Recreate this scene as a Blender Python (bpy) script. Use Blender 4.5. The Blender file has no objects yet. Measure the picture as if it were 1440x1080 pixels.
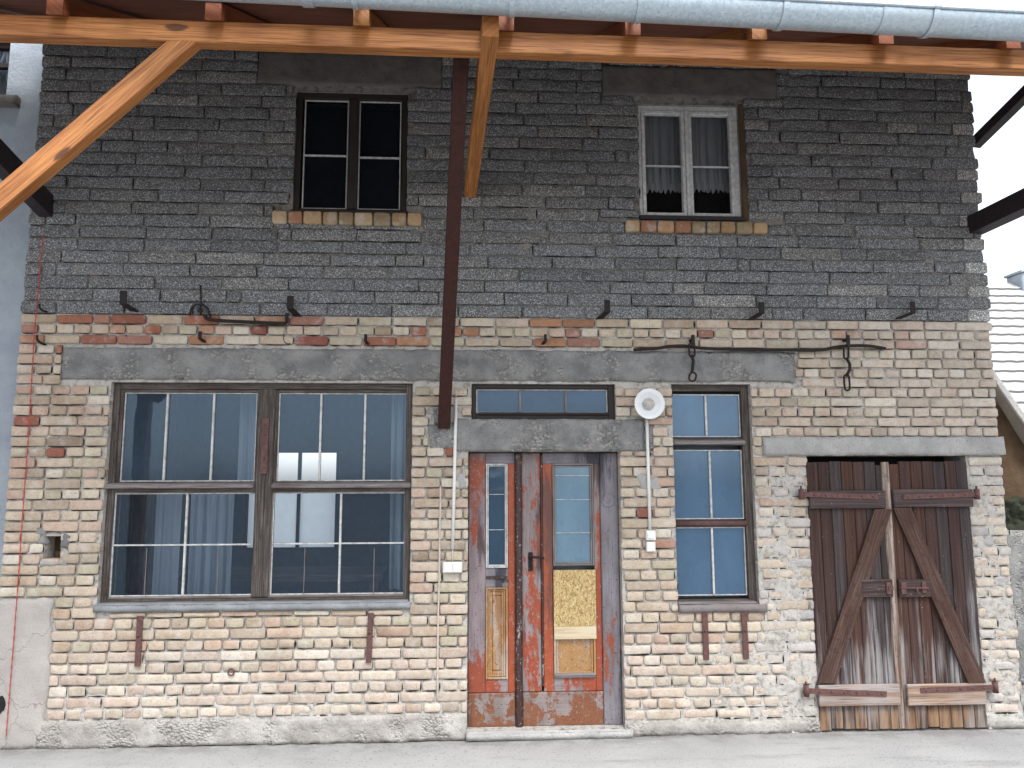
import bpy, math, random
import numpy as np
from mathutils import Vector, Matrix

random.seed(7); np.random.seed(7)
S = bpy.context.scene
COL = S.collection

# ------------------------------------------------------------------ camera
CAM = np.array([0.0, -5.73, 1.855])
FPX = 1060.0
YAW, PIT, ROL = [math.radians(a) for a in (3.057, 7.279, -0.160)]
def cam_axes():
    cy, sy, cp, sp = math.cos(YAW), math.sin(YAW), math.cos(PIT), math.sin(PIT)
    f = np.array([sy*cp, cy*cp, sp]); r = np.array([cy, -sy, 0.0]); u = np.cross(r, f)
    cr, sr = math.cos(ROL), math.sin(ROL)
    return r*cr + u*sr, u*cr - r*sr, f
AR, AU, AF = cam_axes()
cd = bpy.data.cameras.new('camera'); cam = bpy.data.objects.new('camera', cd); COL.objects.link(cam)
cd.sensor_width = 36; cd.lens = 36*FPX/1440; cd.clip_start = 0.05; cd.clip_end = 2000
cam.matrix_world = Matrix(((AR[0], AU[0], -AF[0], CAM[0]), (AR[1], AU[1], -AF[1], CAM[1]),
                           (AR[2], AU[2], -AF[2], CAM[2]), (0, 0, 0, 1)))
S.camera = cam
def at(px, py, y=0.0):
    """survey helper: the point of the vertical plane at depth y seen at photo pixel (px, py)"""
    d = AF*FPX + AR*(px-720) - AU*(py-540)
    return CAM + d*((y-CAM[1])/d[1])
def X(px, py, y=0.0): return float(at(px, py, y)[0])
def Z(px, py, y=0.0): return float(at(px, py, y)[2])

# ------------------------------------------------------------------ light
SUN_EL, SUN_AZ = math.radians(60), math.radians(200)   # azimuth clockwise from +Y: in front of the wall, slightly right
W = bpy.data.worlds.new('World'); S.world = W; W.use_nodes = True
wn = W.node_tree; wn.nodes.clear()
sky = wn.nodes.new('ShaderNodeTexSky'); sky.sky_type = 'NISHITA'; sky.sun_disc = False
sky.sun_elevation = SUN_EL; sky.sun_rotation = math.radians(160); sky.dust_density = 2; sky.air_density = 1.0; sky.ozone_density = 1.0
hs = wn.nodes.new('ShaderNodeHueSaturation'); hs.inputs['Saturation'].default_value = 0.30
bg = wn.nodes.new('ShaderNodeBackground'); bg.inputs[1].default_value = 0.15
wo = wn.nodes.new('ShaderNodeOutputWorld')
wn.links.new(sky.outputs[0], hs.inputs['Color']); wn.links.new(hs.outputs[0], bg.inputs[0]); wn.links.new(bg.outputs[0], wo.inputs[0])
sl = bpy.data.lights.new('sun', 'SUN'); sl.energy = 2.0; sl.angle = math.radians(24); sl.color = (1.0, 0.99, 0.975)
so = bpy.data.objects.new('sun', sl); COL.objects.link(so)
_sd = Vector((math.cos(SUN_EL)*math.sin(math.radians(160)), math.cos(SUN_EL)*math.cos(math.radians(160)), math.sin(SUN_EL)))
so.rotation_euler = _sd.to_track_quat('Z', 'Y').to_euler()
so.location = (3, -12, 12)
S.view_settings.view_transform = 'Standard'; S.view_settings.look = 'None'
S.view_settings.exposure = 1.5; S.view_settings.gamma = 1; S.view_settings.use_curve_mapping = False
S.cycles.max_bounces = 8; S.cycles.transparent_max_bounces = 12; S.cycles.caustics_reflective = False; S.cycles.caustics_refractive = False
S.cycles.use_denoising = True

# ------------------------------------------------------------------ numpy value noise for real relief
_T = np.random.RandomState(3).rand(256, 256)
def vn(x, z, s, o=0):
    x = np.asarray(x, float)*s + 17.3*o + 1000; z = np.asarray(z, float)*s + 9.1*o + 1000
    i = np.floor(x).astype(int); j = np.floor(z).astype(int); fx = x-i; fz = z-j
    fx = fx*fx*(3-2*fx); fz = fz*fz*(3-2*fz)
    a = _T[i % 256, j % 256]; b = _T[(i+1) % 256, j % 256]; c = _T[i % 256, (j+1) % 256]; d = _T[(i+1) % 256, (j+1) % 256]
    return (a*(1-fx)+b*fx)*(1-fz) + (c*(1-fx)+d*fx)*fz - 0.5

# ------------------------------------------------------------------ material helpers
class NT:
    def __init__(s, name):
        s.m = bpy.data.materials.new(name); s.m.use_nodes = True; s.t = s.m.node_tree; s.t.nodes.clear()
        s.out = s.t.nodes.new('ShaderNodeOutputMaterial')
    def n(s, typ, **kw):
        nd = s.t.nodes.new('ShaderNode'+typ)
        for k, v in kw.items():
            if k.startswith('i_'):
                s.put(nd.inputs[k[2:].replace('_', ' ')], v)
            else: setattr(nd, k, v)
        return nd
    def put(s, sock, v):
        if hasattr(v, 'is_output') or isinstance(v, bpy.types.NodeSocket): s.t.links.new(v, sock)
        elif isinstance(v, tuple) and len(v) == 3 and sock.type == 'RGBA': sock.default_value = (*v, 1)
        else: sock.default_value = v
    def obj(s): return s.n('TexCoord').outputs['Object']
    def uv(s): return s.n('UVMap').outputs['UV']
    def col(s): return s.n('Attribute', attribute_name='Col').outputs['Color']
    def mp(s, vec, scale=(1, 1, 1), rot=(0, 0, 0), loc=(0, 0, 0)):
        m = s.n('Mapping'); s.put(m.inputs['Vector'], vec); m.inputs['Scale'].default_value = scale
        m.inputs['Rotation'].default_value = rot; m.inputs['Location'].default_value = loc; return m.outputs[0]
    def noise(s, vec, scale, detail=4, rough=0.55, dist=0.0):
        k = s.n('TexNoise'); s.put(k.inputs['Vector'], vec); k.inputs['Scale'].default_value = scale
        k.inputs['Detail'].default_value = detail; k.inputs['Roughness'].default_value = rough; k.inputs['Distortion'].default_value = dist
        return k.outputs['Fac']
    def vor(s, vec, scale, feat='F1', out='Distance', rnd=1.0):
        k = s.n('TexVoronoi', feature=feat); s.put(k.inputs['Vector'], vec); k.inputs['Scale'].default_value = scale
        k.inputs['Randomness'].default_value = rnd; return k.outputs[out]
    def ramp(s, fac, stops):
        r = s.n('ValToRGB'); s.put(r.inputs[0], fac); e = r.color_ramp.elements
        while len(e) < len(stops): e.new(0.5)
        for k, (p, c) in enumerate(stops):
            e[k].position = p; e[k].color = (c, c, c, 1) if not isinstance(c, tuple) else (*c, 1)
        return r.outputs[0]
    def step(s, fac, a, b):
        m = s.n('MapRange', interpolation_type='SMOOTHSTEP'); s.put(m.inputs['Value'], fac)
        m.inputs['From Min'].default_value = a; m.inputs['From Max'].default_value = b; return m.outputs[0]
    def mix(s, fac, a, b, mode='MIX'):
        m = s.n('Mix', data_type='RGBA', blend_type=mode); s.put(m.inputs[0], fac); s.put(m.inputs[6], a); s.put(m.inputs[7], b); return m.outputs[2]
    def math(s, op, a, b=0.0):
        m = s.n('Math', operation=op); s.put(m.inputs[0], a); s.put(m.inputs[1], b); return m.outputs[0]
    def sep(s, vec):
        k = s.n('SeparateXYZ'); s.put(k.inputs[0], vec); return k.outputs
    def bump(s, h, strength=0.5, dist=0.004, prev=None):
        b = s.n('Bump'); s.put(b.inputs['Height'], h); b.inputs['Strength'].default_value = strength; b.inputs['Distance'].default_value = dist
        if prev is not None: s.put(b.inputs['Normal'], prev)
        return b.outputs[0]
    def surf(s, col, rough=0.85, normal=None, metal=0.0, spec=0.4):
        p = s.n('BsdfPrincipled'); s.put(p.inputs['Base Color'], col); s.put(p.inputs['Roughness'], rough)
        p.inputs['Metallic'].default_value = metal; p.inputs['Specular IOR Level'].default_value = spec
        if normal is not None: s.put(p.inputs['Normal'], normal)
        s.t.links.new(p.outputs[0], s.out.inputs[0]); return s.m

M = {}
def m_brick():
    k = NT('brick'); o = k.obj(); c = k.col()
    c = k.mix(k.math('MULTIPLY', k.step(k.noise(o, 22, 5, .6), .35, .75), .45), c, k.mix(1.0, c, (.62, .5, .42), 'MULTIPLY'))
    c = k.mix(k.math('MULTIPLY', k.step(k.noise(o, 3.1, 4), .48, .72), .5), c, k.mix(1.0, c, (.70, .62, .55), 'MULTIPLY'))
    c = k.mix(k.math('MULTIPLY', k.step(k.noise(o, 9, 6, .65), .52, .66), .45), c, (.46, .435, .405))       # lime smears
    c = k.mix(k.math('MULTIPLY', k.step(k.noise(o, 120, 3), .60, .68), .7), c, (.10, .075, .06))
    h = k.math('ADD', k.noise(o, 55, 6, .65), k.math('MULTIPLY', k.noise(o, 260, 3), .5))
    return k.surf(c, .93, k.bump(h, .9, .006), spec=.2)
def m_mortar(name, a, b):
    k = NT(name); o = k.obj()
    c = k.mix(k.step(k.noise(o, 22, 6, .7), .34, .54), a, b)
    c = k.mix(k.math('MULTIPLY', k.step(k.noise(o, 170, 2), .62, .72), .5), c, (.10, .085, .07))
    c = k.mix(k.math('MULTIPLY', k.step(k.noise(o, 2.2, 4), .5, .75), .4), c, (.30, .275, .25))
    h = k.math('ADD', k.noise(o, 60, 6, .7), k.math('MULTIPLY', k.noise(o, 240, 3), .7))
    return k.surf(c, .95, k.bump(h, 1.0, .008), spec=.15)
def m_block():
    k = NT('pumice_block'); o = k.obj(); c = k.col()
    gr = k.vor(o, 190, out='Color'); v = k.sep(gr)[0]
    c2 = k.mix(1.0, c, k.ramp(v, [(0, .35), (.5, .85), (.8, 1.2), (1, 2.8)]), 'MULTIPLY')
    c2 = k.mix(k.math('MULTIPLY', k.step(k.noise(o, 5, 5, .6), .52, .72), .35), c2, (.26, .255, .245))
    h = k.math('ADD', k.vor(o, 190), k.noise(o, 70, 6, .7))
    return k.surf(c2, .97, k.bump(h, 1.0, .010), spec=.1)
def m_concrete(name, a, b, pit=.6, fine=60, pebble=True):
    k = NT(name); o = k.obj()
    c = k.mix(k.step(k.noise(o, 5, 6, .62), .3, .7), a, b)
    c = k.mix(k.math('MULTIPLY', k.step(k.noise(o, fine*2.4, 3), .58, .7), .6), c, tuple(x*.35 for x in a))
    c = k.mix(k.math('MULTIPLY', k.step(k.noise(o, 1.6, 5, .6), .52, .7), .35), c, tuple(x*.55 for x in b))
    h = k.noise(o, fine, 7, .7)
    if pebble:
        pv = k.vor(k.mp(o, (1, 1, 1.3)), 48); pm = k.step(k.noise(o, 4, 3), .48, .62)
        pc = k.sep(k.vor(k.mp(o, (1, 1, 1.3)), 48, out='Color'))[0]
        c = k.mix(k.math('MULTIPLY', k.math('MULTIPLY', pm, k.step(pc, .68, .76)), .6), c, (.36, .34, .31))
        c = k.mix(k.math('MULTIPLY', k.math('MULTIPLY', pm, k.step(pv, .55, .8)), .5), c, (.075, .07, .066))
        h = k.math('ADD', h, k.math('MULTIPLY', k.math('MULTIPLY', pm, pv), -1.2))
    return k.surf(c, .93, k.bump(h, pit, .012), spec=.2)
def m_plaster(name, a, b, fine=90, strength=.8, cr=.55):
    k = NT(name); o = k.obj()
    c = k.mix(k.step(k.noise(o, 3, 6, .6), .3, .7), a, b)
    c = k.mix(k.math('MULTIPLY', k.step(k.noise(o, 150, 2), .6, .72), .35), c, tuple(x*.5 for x in a))
    crack = k.vor(k.mp(k.mix(.12, o, k.n('TexNoise').outputs['Color']), (1, 1, .8)), 1.7, 'DISTANCE_TO_EDGE')
    c = k.mix(k.math('MULTIPLY', k.step(crack, .006, .0), cr), c, (.12, .10, .09))
    h = k.math('ADD', k.noise(o, fine, 6, .7), k.math('MULTIPLY', k.noise(o, 14, 3), .8))
    return k.surf(c, .95, k.bump(h, strength, .008), spec=.15)
def m_wood(name, a, b, c3, knot=True, rough=.55, streak=34, dirt=.0, spec=.35):
    k = NT(name); u = k.uv()
    g = k.noise(k.mp(u, (1.3, streak, 1)), 1.0, 6, .6, .6)
    g2 = k.noise(k.mp(u, (3.5, streak*4.5, 1)), 1.0, 4, .6)
    c = k.mix(k.step(g, .3, .72), a, b)
    c = k.mix(k.math('MULTIPLY', k.step(g2, .44, .66), .85), c, c3)
    c = k.mix(k.math('MULTIPLY', k.step(k.noise(k.obj(), 2.3, 4), .42, .75), .55), c, k.mix(1.0, c, (.55, .42, .36), 'MULTIPLY'))
    if knot:
        kv = k.vor(k.mp(k.mix(.03, u, k.n('TexNoise').outputs['Color']), (2.2, 7, 1)), 1.0)
        c = k.mix(k.math('MULTIPLY', k.step(kv, .17, .11), .85), c, tuple(x*.30 for x in c3))
    if dirt:
        c = k.mix(k.math('MULTIPLY', k.step(k.noise(k.obj(), 30, 5, .7), .52, .68), dirt), c, tuple(x*.3 for x in a))
    return k.surf(c, rough, k.bump(k.math('ADD', g2, g), .35, .003), spec=spec)
def m_barn():
    k = NT('weathered_barn_wood'); u = k.uv(); o = k.obj(); c = k.col()
    g = k.noise(k.mp(u, (1.1, 40, 1)), 1.0, 6, .65, .5); g2 = k.noise(k.mp(u, (4, 210, 1)), 1.0, 4, .6)
    zz = k.sep(o)[2]
    worn = k.math('ADD', k.math('MULTIPLY', k.step(zz, 1.9, .1), .62), k.math('ADD', k.math('MULTIPLY', k.math('SUBTRACT', k.noise(k.mp(u, (1.2, 24, 1)), 1.0, 6, .65), .5), 2.2), k.math('MULTIPLY', k.math('SUBTRACT', k.noise(k.mp(o, (1, 1, .6), loc=(1.7, 0, 2.2)), 2.2, 2), .5), 1.5)))
    c = k.mix(k.step(g, .32, .70), k.mix(1.0, c, (.55, .5, .5), 'MULTIPLY'), k.mix(1.0, c, (1.4, 1.3, 1.25), 'MULTIPLY'))
    c = k.mix(k.math('MULTIPLY', k.step(worn, .46, 1.05), .75), c, (.30, .285, .285))
    c = k.mix(k.math('MULTIPLY', k.step(g2, .50, .70), .7), c, (.030, .02, .018))
    sp = k.step(k.noise(o, 75, 2, .5), .70, .76)
    c = k.mix(k.math('MULTIPLY', sp, .65), c, (.42, .39, .37))
    bot = k.math('MULTIPLY', k.step(zz, .22, .10), k.step(k.noise(k.mp(u, (2, 16, 1)), 1.0, 4), .38, .62))
    c = k.mix(k.math('MULTIPLY', bot, .75), c, (.27, .165, .09))
    return k.surf(c, .82, k.bump(k.math('ADD', g, k.math('MULTIPLY', g2, .8)), .8, .005), spec=.25)
def m_peel(name, paint, bare, dark, amount=.5, scale=3.0, stretch=.45):
    """peeled oil paint over greyed wood: paint left where the noise is high"""
    k = NT(name); o = k.obj(); u = k.uv()
    g2 = k.noise(k.mp(u, (3, 150, 1)), 1.0, 4, .6)
    n = k.math('ADD', k.noise(k.mp(o, (1, 1, stretch)), scale, 7, .68, .3), k.math('MULTIPLY', k.math('SUBTRACT', k.noise(k.mp(o, (1, 1, .35)), scale*9, 4, .6), .5), .22))
    mask = k.step(n, amount-.015, amount+.03)
    b = k.mix(k.step(k.noise(k.mp(o, (1, 1, .3)), 8, 5, .6), .3, .72), bare, tuple(x*.6 for x in bare))
    b = k.mix(k.math('MULTIPLY', k.step(g2, .5, .72), .55), b, dark)
    p = k.mix(k.noise(o, 18, 5), paint, tuple(x*.55 for x in paint))
    p = k.mix(k.math('MULTIPLY', k.step(k.noise(o, 45, 4, .6), .58, .66), .6), p, bare)
    c = k.mix(mask, b, p)
    st = k.step(k.noise(k.mp(o, (1.6, 1, .22), loc=(3, 1, 7)), 4.0, 6, .65), .52, .62)
    c = k.mix(k.math('MULTIPLY', st, .85), c, dark)
    c = k.mix(k.math('MULTIPLY', k.step(k.noise(o, 78, 2, .5), .655, .70), .9), c, (.02, .015, .015))
    h = k.math('ADD', k.math('MULTIPLY', mask, .6), k.math('MULTIPLY', g2, .5))
    return k.surf(c, k.mix(mask, (.85, .85, .85), (.5, .5, .5)), k.bump(h, .7, .003), spec=.35)
def m_osb():
    k = NT('osb_strand_board'); o = k.obj()
    c = None
    hh = None
    for i, (r, s) in enumerate(((.5, 135), (-.7, 150), (1.1, 120))):
        vv = k.sep(k.vor(k.mp(o, (1, 1, .4), (0, r, 0)), s, out='Color'))
        col = k.ramp(vv[0], [(0, (.24, .14, .05)), (.4, (.36, .25, .10)), (.75, (.42, .32, .145)), (1, (.48, .40, .23))])
        c = col if c is None else k.mix(k.step(vv[1], .45, .55), c, col)
        hh = vv[2] if hh is None else k.math('ADD', hh, vv[2])
    c = k.mix(k.math('MULTIPLY', k.step(k.noise(o, 70, 3), .58, .66), .8), c, (.13, .065, .018))
    return k.surf(c, .7, k.bump(hh, .4, .003))
def m_iron(name, a, b, rough=.75):
    k = NT(name); o = k.obj()
    c = k.mix(k.step(k.noise(o, 35, 6, .65), .38, .65), a, b)
    c = k.mix(k.math('MULTIPLY', k.step(k.noise(o, 120, 3), .6, .7), .35), c, (.11, .05, .03))
    return k.surf(c, rough, k.bump(k.noise(o, 110, 5, .7), .6, .003), metal=.1, spec=.4)
def m_zinc():
    k = NT('galvanised_zinc'); o = k.obj()
    sp = k.sep(k.vor(o, 70, out='Color'))[0]
    c = k.mix(sp, (.34, .42, .48), (.46, .53, .58))
    c = k.mix(k.math('MULTIPLY', k.step(k.noise(k.mp(o, (.5, 1, 1)), 6, 4), .5, .7), .4), c, (.42, .47, .51))
    c = k.mix(k.math('MULTIPLY', k.step(k.noise(k.mp(o, (1, 1, 1)), 95, 2, .4), .66, .70), .6), c, (.18, .22, .26))
    return k.surf(c, .42, k.bump(k.noise(o, 20, 3), .1, .003), metal=.55, spec=.5)
def m_glass(name, tint, dust, dust_sheen_f, refl=.10, wav=.06):
    k = NT(name); o = k.obj()
    tr = k.n('BsdfTransparent', i_Color=tint)
    nb = k.bump(k.noise(o, 2.6, 3), wav, .02)
    gl = k.n('BsdfGlossy', i_Color=(.50, .66, .86), i_Roughness=.03, i_Normal=nb)
    dcol = k.mix(k.step(k.noise(k.mp(o, (1, 1, .35)), 4, 6, .65), .3, .75), dust, tuple(x*.8 for x in dust))
    df = k.n('BsdfDiffuse', i_Color=dcol)  # bluish diffuse layer carries the reflected sky as colour
    fac = k.math('MULTIPLY', k.math('ADD', k.math('MULTIPLY', k.step(k.noise(o, 2.3, 6, .6), .2, .85), .35), .8), dust_sheen_f)
    m1 = k.n('MixShader', i_Fac=fac); k.put(m1.inputs[1], tr.outputs[0]); k.put(m1.inputs[2], df.outputs[0])
    fr = k.n('Fresnel', i_IOR=1.5, i_Normal=nb)
    f2 = k.math('ADD', fr.outputs[0], refl)
    m2 = k.n('MixShader', i_Fac=f2); k.put(m2.inputs[1], m1.outputs[0]); k.put(m2.inputs[2], gl.outputs[0])
    k.t.links.new(m2.outputs[0], k.out.inputs[0]); return k.m
def m_cloth(name, a, tr=.35):
    k = NT(name); o = k.obj()
    c = k.mix(k.noise(o, 8, 4), a, tuple(x*.8 for x in a))
    d = k.n('BsdfDiffuse', i_Color=c); t = k.n('BsdfTranslucent', i_Color=c)
    m = k.n('MixShader', i_Fac=tr); k.put(m.inputs[1], d.outputs[0]); k.put(m.inputs[2], t.outputs[0])
    k.t.links.new(m.outputs[0], k.out.inputs[0]); return k.m
def m_ground():
    k = NT('pale_concrete_paving'); o = k.obj()
    c = k.mix(k.step(k.noise(o, 1.3, 7, .62), .3, .7), (.235, .235, .233), (.285, .285, .28))
    c = k.mix(k.math('MULTIPLY', k.step(k.noise(k.mp(o, (.5, 2.5, 1)), 2.2, 6, .62), .52, .7), .6), c, (.17, .168, .165))
    c = k.mix(k.math('MULTIPLY', k.step(k.noise(o, 75, 2, .5), .62, .68), .7), c, (.09, .088, .085))
    c = k.mix(k.math('MULTIPLY', k.step(k.sep(o)[1], -.30, .02), k.math('MULTIPLY', k.step(k.noise(o, 6, 6, .65), .42, .62), .55)), c, (.13, .12, .105))
    return k.surf(c, .9, k.bump(k.math('ADD', k.noise(o, 45, 6, .7), k.noise(o, 6, 3)), .35, .008), spec=.25)
def m_plain(name, c, rough=.6, metal=0.0, var=.25, sc=12):
    k = NT(name); o = k.obj()
    cc = k.mix(k.step(k.noise(o, sc, 6, .65), .35, .7), c, tuple(x*(1-var) for x in c))
    return k.surf(cc, rough, k.bump(k.noise(o, sc*8, 4), .15, .002), metal=metal)
def m_brickwall_plain():
    k = NT('side_brickwork'); o = k.obj()
    b = k.n('TexBrick', i_Scale=1.0, i_Color1=(.42, .33, .22), i_Color2=(.5, .38, .26), i_Mortar=(.3, .27, .23))
    b.inputs['Brick Width'].default_value = .26; b.inputs['Row Height'].default_value = .077; b.inputs['Mortar Size'].default_value = .006
    k.put(b.inputs['Vector'], k.mp(o, (1, 1, 1), (0, math.pi/2, math.pi/2)))
    return k.surf(k.mix(.35, b.outputs[0], k.mix(k.noise(o, 20), (.3, .25, .2), (.5, .42, .33))), .95, k.bump(k.noise(o, 50, 5), .6, .006))
def m_tiles(name, a, b):
    k = NT(name); o = k.obj()
    return k.surf(k.mix(k.noise(o, 4, 5), a, b), .85, k.bump(k.noise(o, 30, 5), .3, .005))

M['brick'] = m_brick()
M['gap_shade'] = m_plain('painted_gap_shade', (.010, .009, .008), .95)  # near-black colour for shade painted along the joints
M['mortar'] = m_mortar('lime_mortar', (.27, .245, .22), (.49, .465, .43))
M['grey_mortar'] = m_mortar('grey_brown_mortar', (.12, .11, .10), (.26, .245, .225))
M['block'] = m_block()
M['concrete'] = m_concrete('lintel_concrete', (.135, .136, .136), (.245, .242, .235), 1.0, 40)
M['concrete_dark'] = m_concrete('dark_smooth_concrete', (.095, .09, .085), (.14, .13, .12), .5, 45, False)
M['concrete_pale'] = m_concrete('pale_concrete', (.27, .267, .26), (.36, .353, .34), .8, 40, False)
M['sill'] = m_concrete('blue_grey_sill', (.17, .18, .19), (.25, .258, .265), .5, 40, False)
M['plaster'] = m_plaster('grey_pink_render', (.32, .295, .275), (.38, .355, .33))
M['roughcast'] = m_concrete('roughcast_plinth', (.27, .25, .23), (.40, .38, .355), 1.0, 42, True)
M['blue_plaster'] = m_plaster('blue_grey_roughcast', (.245, .28, .32), (.315, .35, .385), 42, 1.0, .0)
M['orange_wood'] = m_wood('orange_glazed_spruce', (.29, .108, .027), (.44, .195, .062), (.13, .036, .010))
M['red_wood'] = m_wood('red_brown_glazed_timber', (.20, .06, .024), (.28, .085, .03), (.13, .035, .015))
M['dark_red_steel'] = m_iron('red_brown_primed_steel', (.022, .006, .004), (.040, .010, .007), .85)
M['dark_steel'] = m_iron('dark_painted_steel', (.014, .010, .013), (.026, .019, .022), .6)
M['frame_wood'] = m_wood('weathered_window_wood', (.030, .024, .021), (.058, .047, .041), (.14, .12, .105), False, .8, 30, .5)
M['frame_grey'] = m_wood('greyed_window_rail', (.17, .15, .145), (.24, .22, .215), (.07, .055, .05), False, .85, 30, .3)
M['dark_frame'] = m_wood('dark_brown_window_wood', (.011, .008, .008), (.019, .013, .012), (.035, .028, .026), False, .7, 30)
M['putty'] = m_plain('pale_putty', (.50, .50, .49), .8, 0, .45, 25)
M['white_frame'] = m_plain('flaking_white_window_paint', (.56, .57, .575), .6, 0, .35, 30)
M['barn'] = m_barn()
M['brace_wood'] = m_wood('dark_brown_brace_wood', (.042, .020, .015), (.070, .036, .028), (.10, .07, .06), False, .8, 30, .5, .2)
M['door_mauve'] = m_peel('mauve_red_worn_door_wood', (.27, .062, .030), (.235, .19, .20), (.05, .03, .03), .50, 2.2, .3)
M['door_red'] = m_peel('peeling_red_door_paint', (.30, .062, .026), (.25, .21, .21), (.05, .026, .023), .475, 3.0, .35)
M['door_orange'] = m_peel('orange_red_door_paint', (.33, .070, .025), (.25, .18, .165), (.07, .035, .03), .36, 4, .35)
M['door_grey'] = m_peel('stripped_grey_door_wood', (.26, .065, .030), (.20, .185, .205), (.022, .020, .030), .645, 3.0, .3)
M['door_kick'] = m_peel('worn_kick_board_wood', (.20, .075, .036), (.235, .195, .185), (.075, .04, .03), .45, 4.5, 1.2)
M['door_ochre'] = m_peel('ochre_door_panel', (.37, .20, .08), (.40, .31, .24), (.20, .10, .045), .46, 6, .3)
M['door_dark'] = m_peel('dark_brown_flaked_strip', (.045, .02, .018), (.34, .30, .29), (.03, .018, .016), .36, 9, .2)
M['osb'] = m_osb()
M['osb_pale'] = m_wood('pale_fresh_board', (.46, .385, .26), (.50, .44, .32), (.38, .29, .17), False, .7, 8)
M['iron'] = m_iron('rusty_forged_iron', (.007, .005, .005), (.015, .009, .008))
M['strap_iron'] = m_iron('red_brown_strap_iron', (.075, .036, .034), (.12, .058, .05))
M['zinc'] = m_zinc()
M['pane_blue'] = m_glass('blue_reflection_pane', (.90, .95, 1.0), (.115, .185, .275), .20, .015)  # slate blue reflection painted into the pane layer
M['pane_lower'] = m_glass('clearer_lower_pane', (.90, .95, 1.0), (.10, .15, .22), .09, .01)
M['pane_bright'] = m_glass('bright_blue_pane', (.50, .66, .84), (.070, .135, .22), .74, .03)
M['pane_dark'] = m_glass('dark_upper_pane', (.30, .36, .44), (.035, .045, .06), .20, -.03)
M['pane_clear'] = m_glass('clear_old_pane', (.88, .90, .93), (.10, .11, .12), .06, -.02)
M['pane_fan'] = m_glass('rippled_dark_pane', (.45, .56, .68), (.03, .065, .11), .65, .02, .5)
M['pane_door'] = m_glass('pale_door_pane', (.60, .78, .88), (.16, .27, .35), .62, .08)
M['frosted'] = m_cloth('frosted_glass', (.75, .79, .80), .9)
M['curtain'] = m_cloth('pale_curtain_cloth', (.47, .54, .61))
M['net'] = m_cloth('grey_net_curtain', (.78, .80, .82))
M['lace'] = m_cloth('lace_hem', (.80, .81, .82))
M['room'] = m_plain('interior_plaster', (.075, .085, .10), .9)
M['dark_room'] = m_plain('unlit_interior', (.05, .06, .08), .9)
M['enamel'] = m_plain('white_enamel', (.66, .68, .69), .25, 0, .08, 20)
M['bulb'] = m_plain('clouded_lamp_glass', (.43, .405, .38), .15, 0, .3, 40)
M['white_plastic'] = m_plain('white_plastic', (.62, .615, .59), .4, 0, .12, 20)
M['cable'] = m_plain('grey_pink_cable', (.44, .38, .33), .6, 0, .2, 20)
M['red_string'] = m_plain('red_chalk_line', (.45, .06, .05), .9, 0, .3, 60)
M['black'] = m_plain('void_black', (.012, .011, .011), .9)
M['ground'] = m_ground()
M['side_brick'] = m_brickwall_plain()
M['pale_tiles'] = m_tiles('pale_roof_tiles', (.27, .27, .27), (.33, .33, .325))
M['dark_tiles'] = m_tiles('dark_roof_tiles', (.12, .06, .045), (.18, .09, .06))
M['brown_render'] = m_plaster('brown_crumbling_render', (.06, .037, .022), (.105, .070, .043), 25, 1.0, .0)
M['moss'] = m_plain('dark_moss', (.02, .024, .012), .95, 0, .6, 20)
M['roof_board'] = m_wood('red_brown_roof_board', (.12, .04, .02), (.17, .055, .025), (.06, .02, .012), False, .7, 14)

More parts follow.
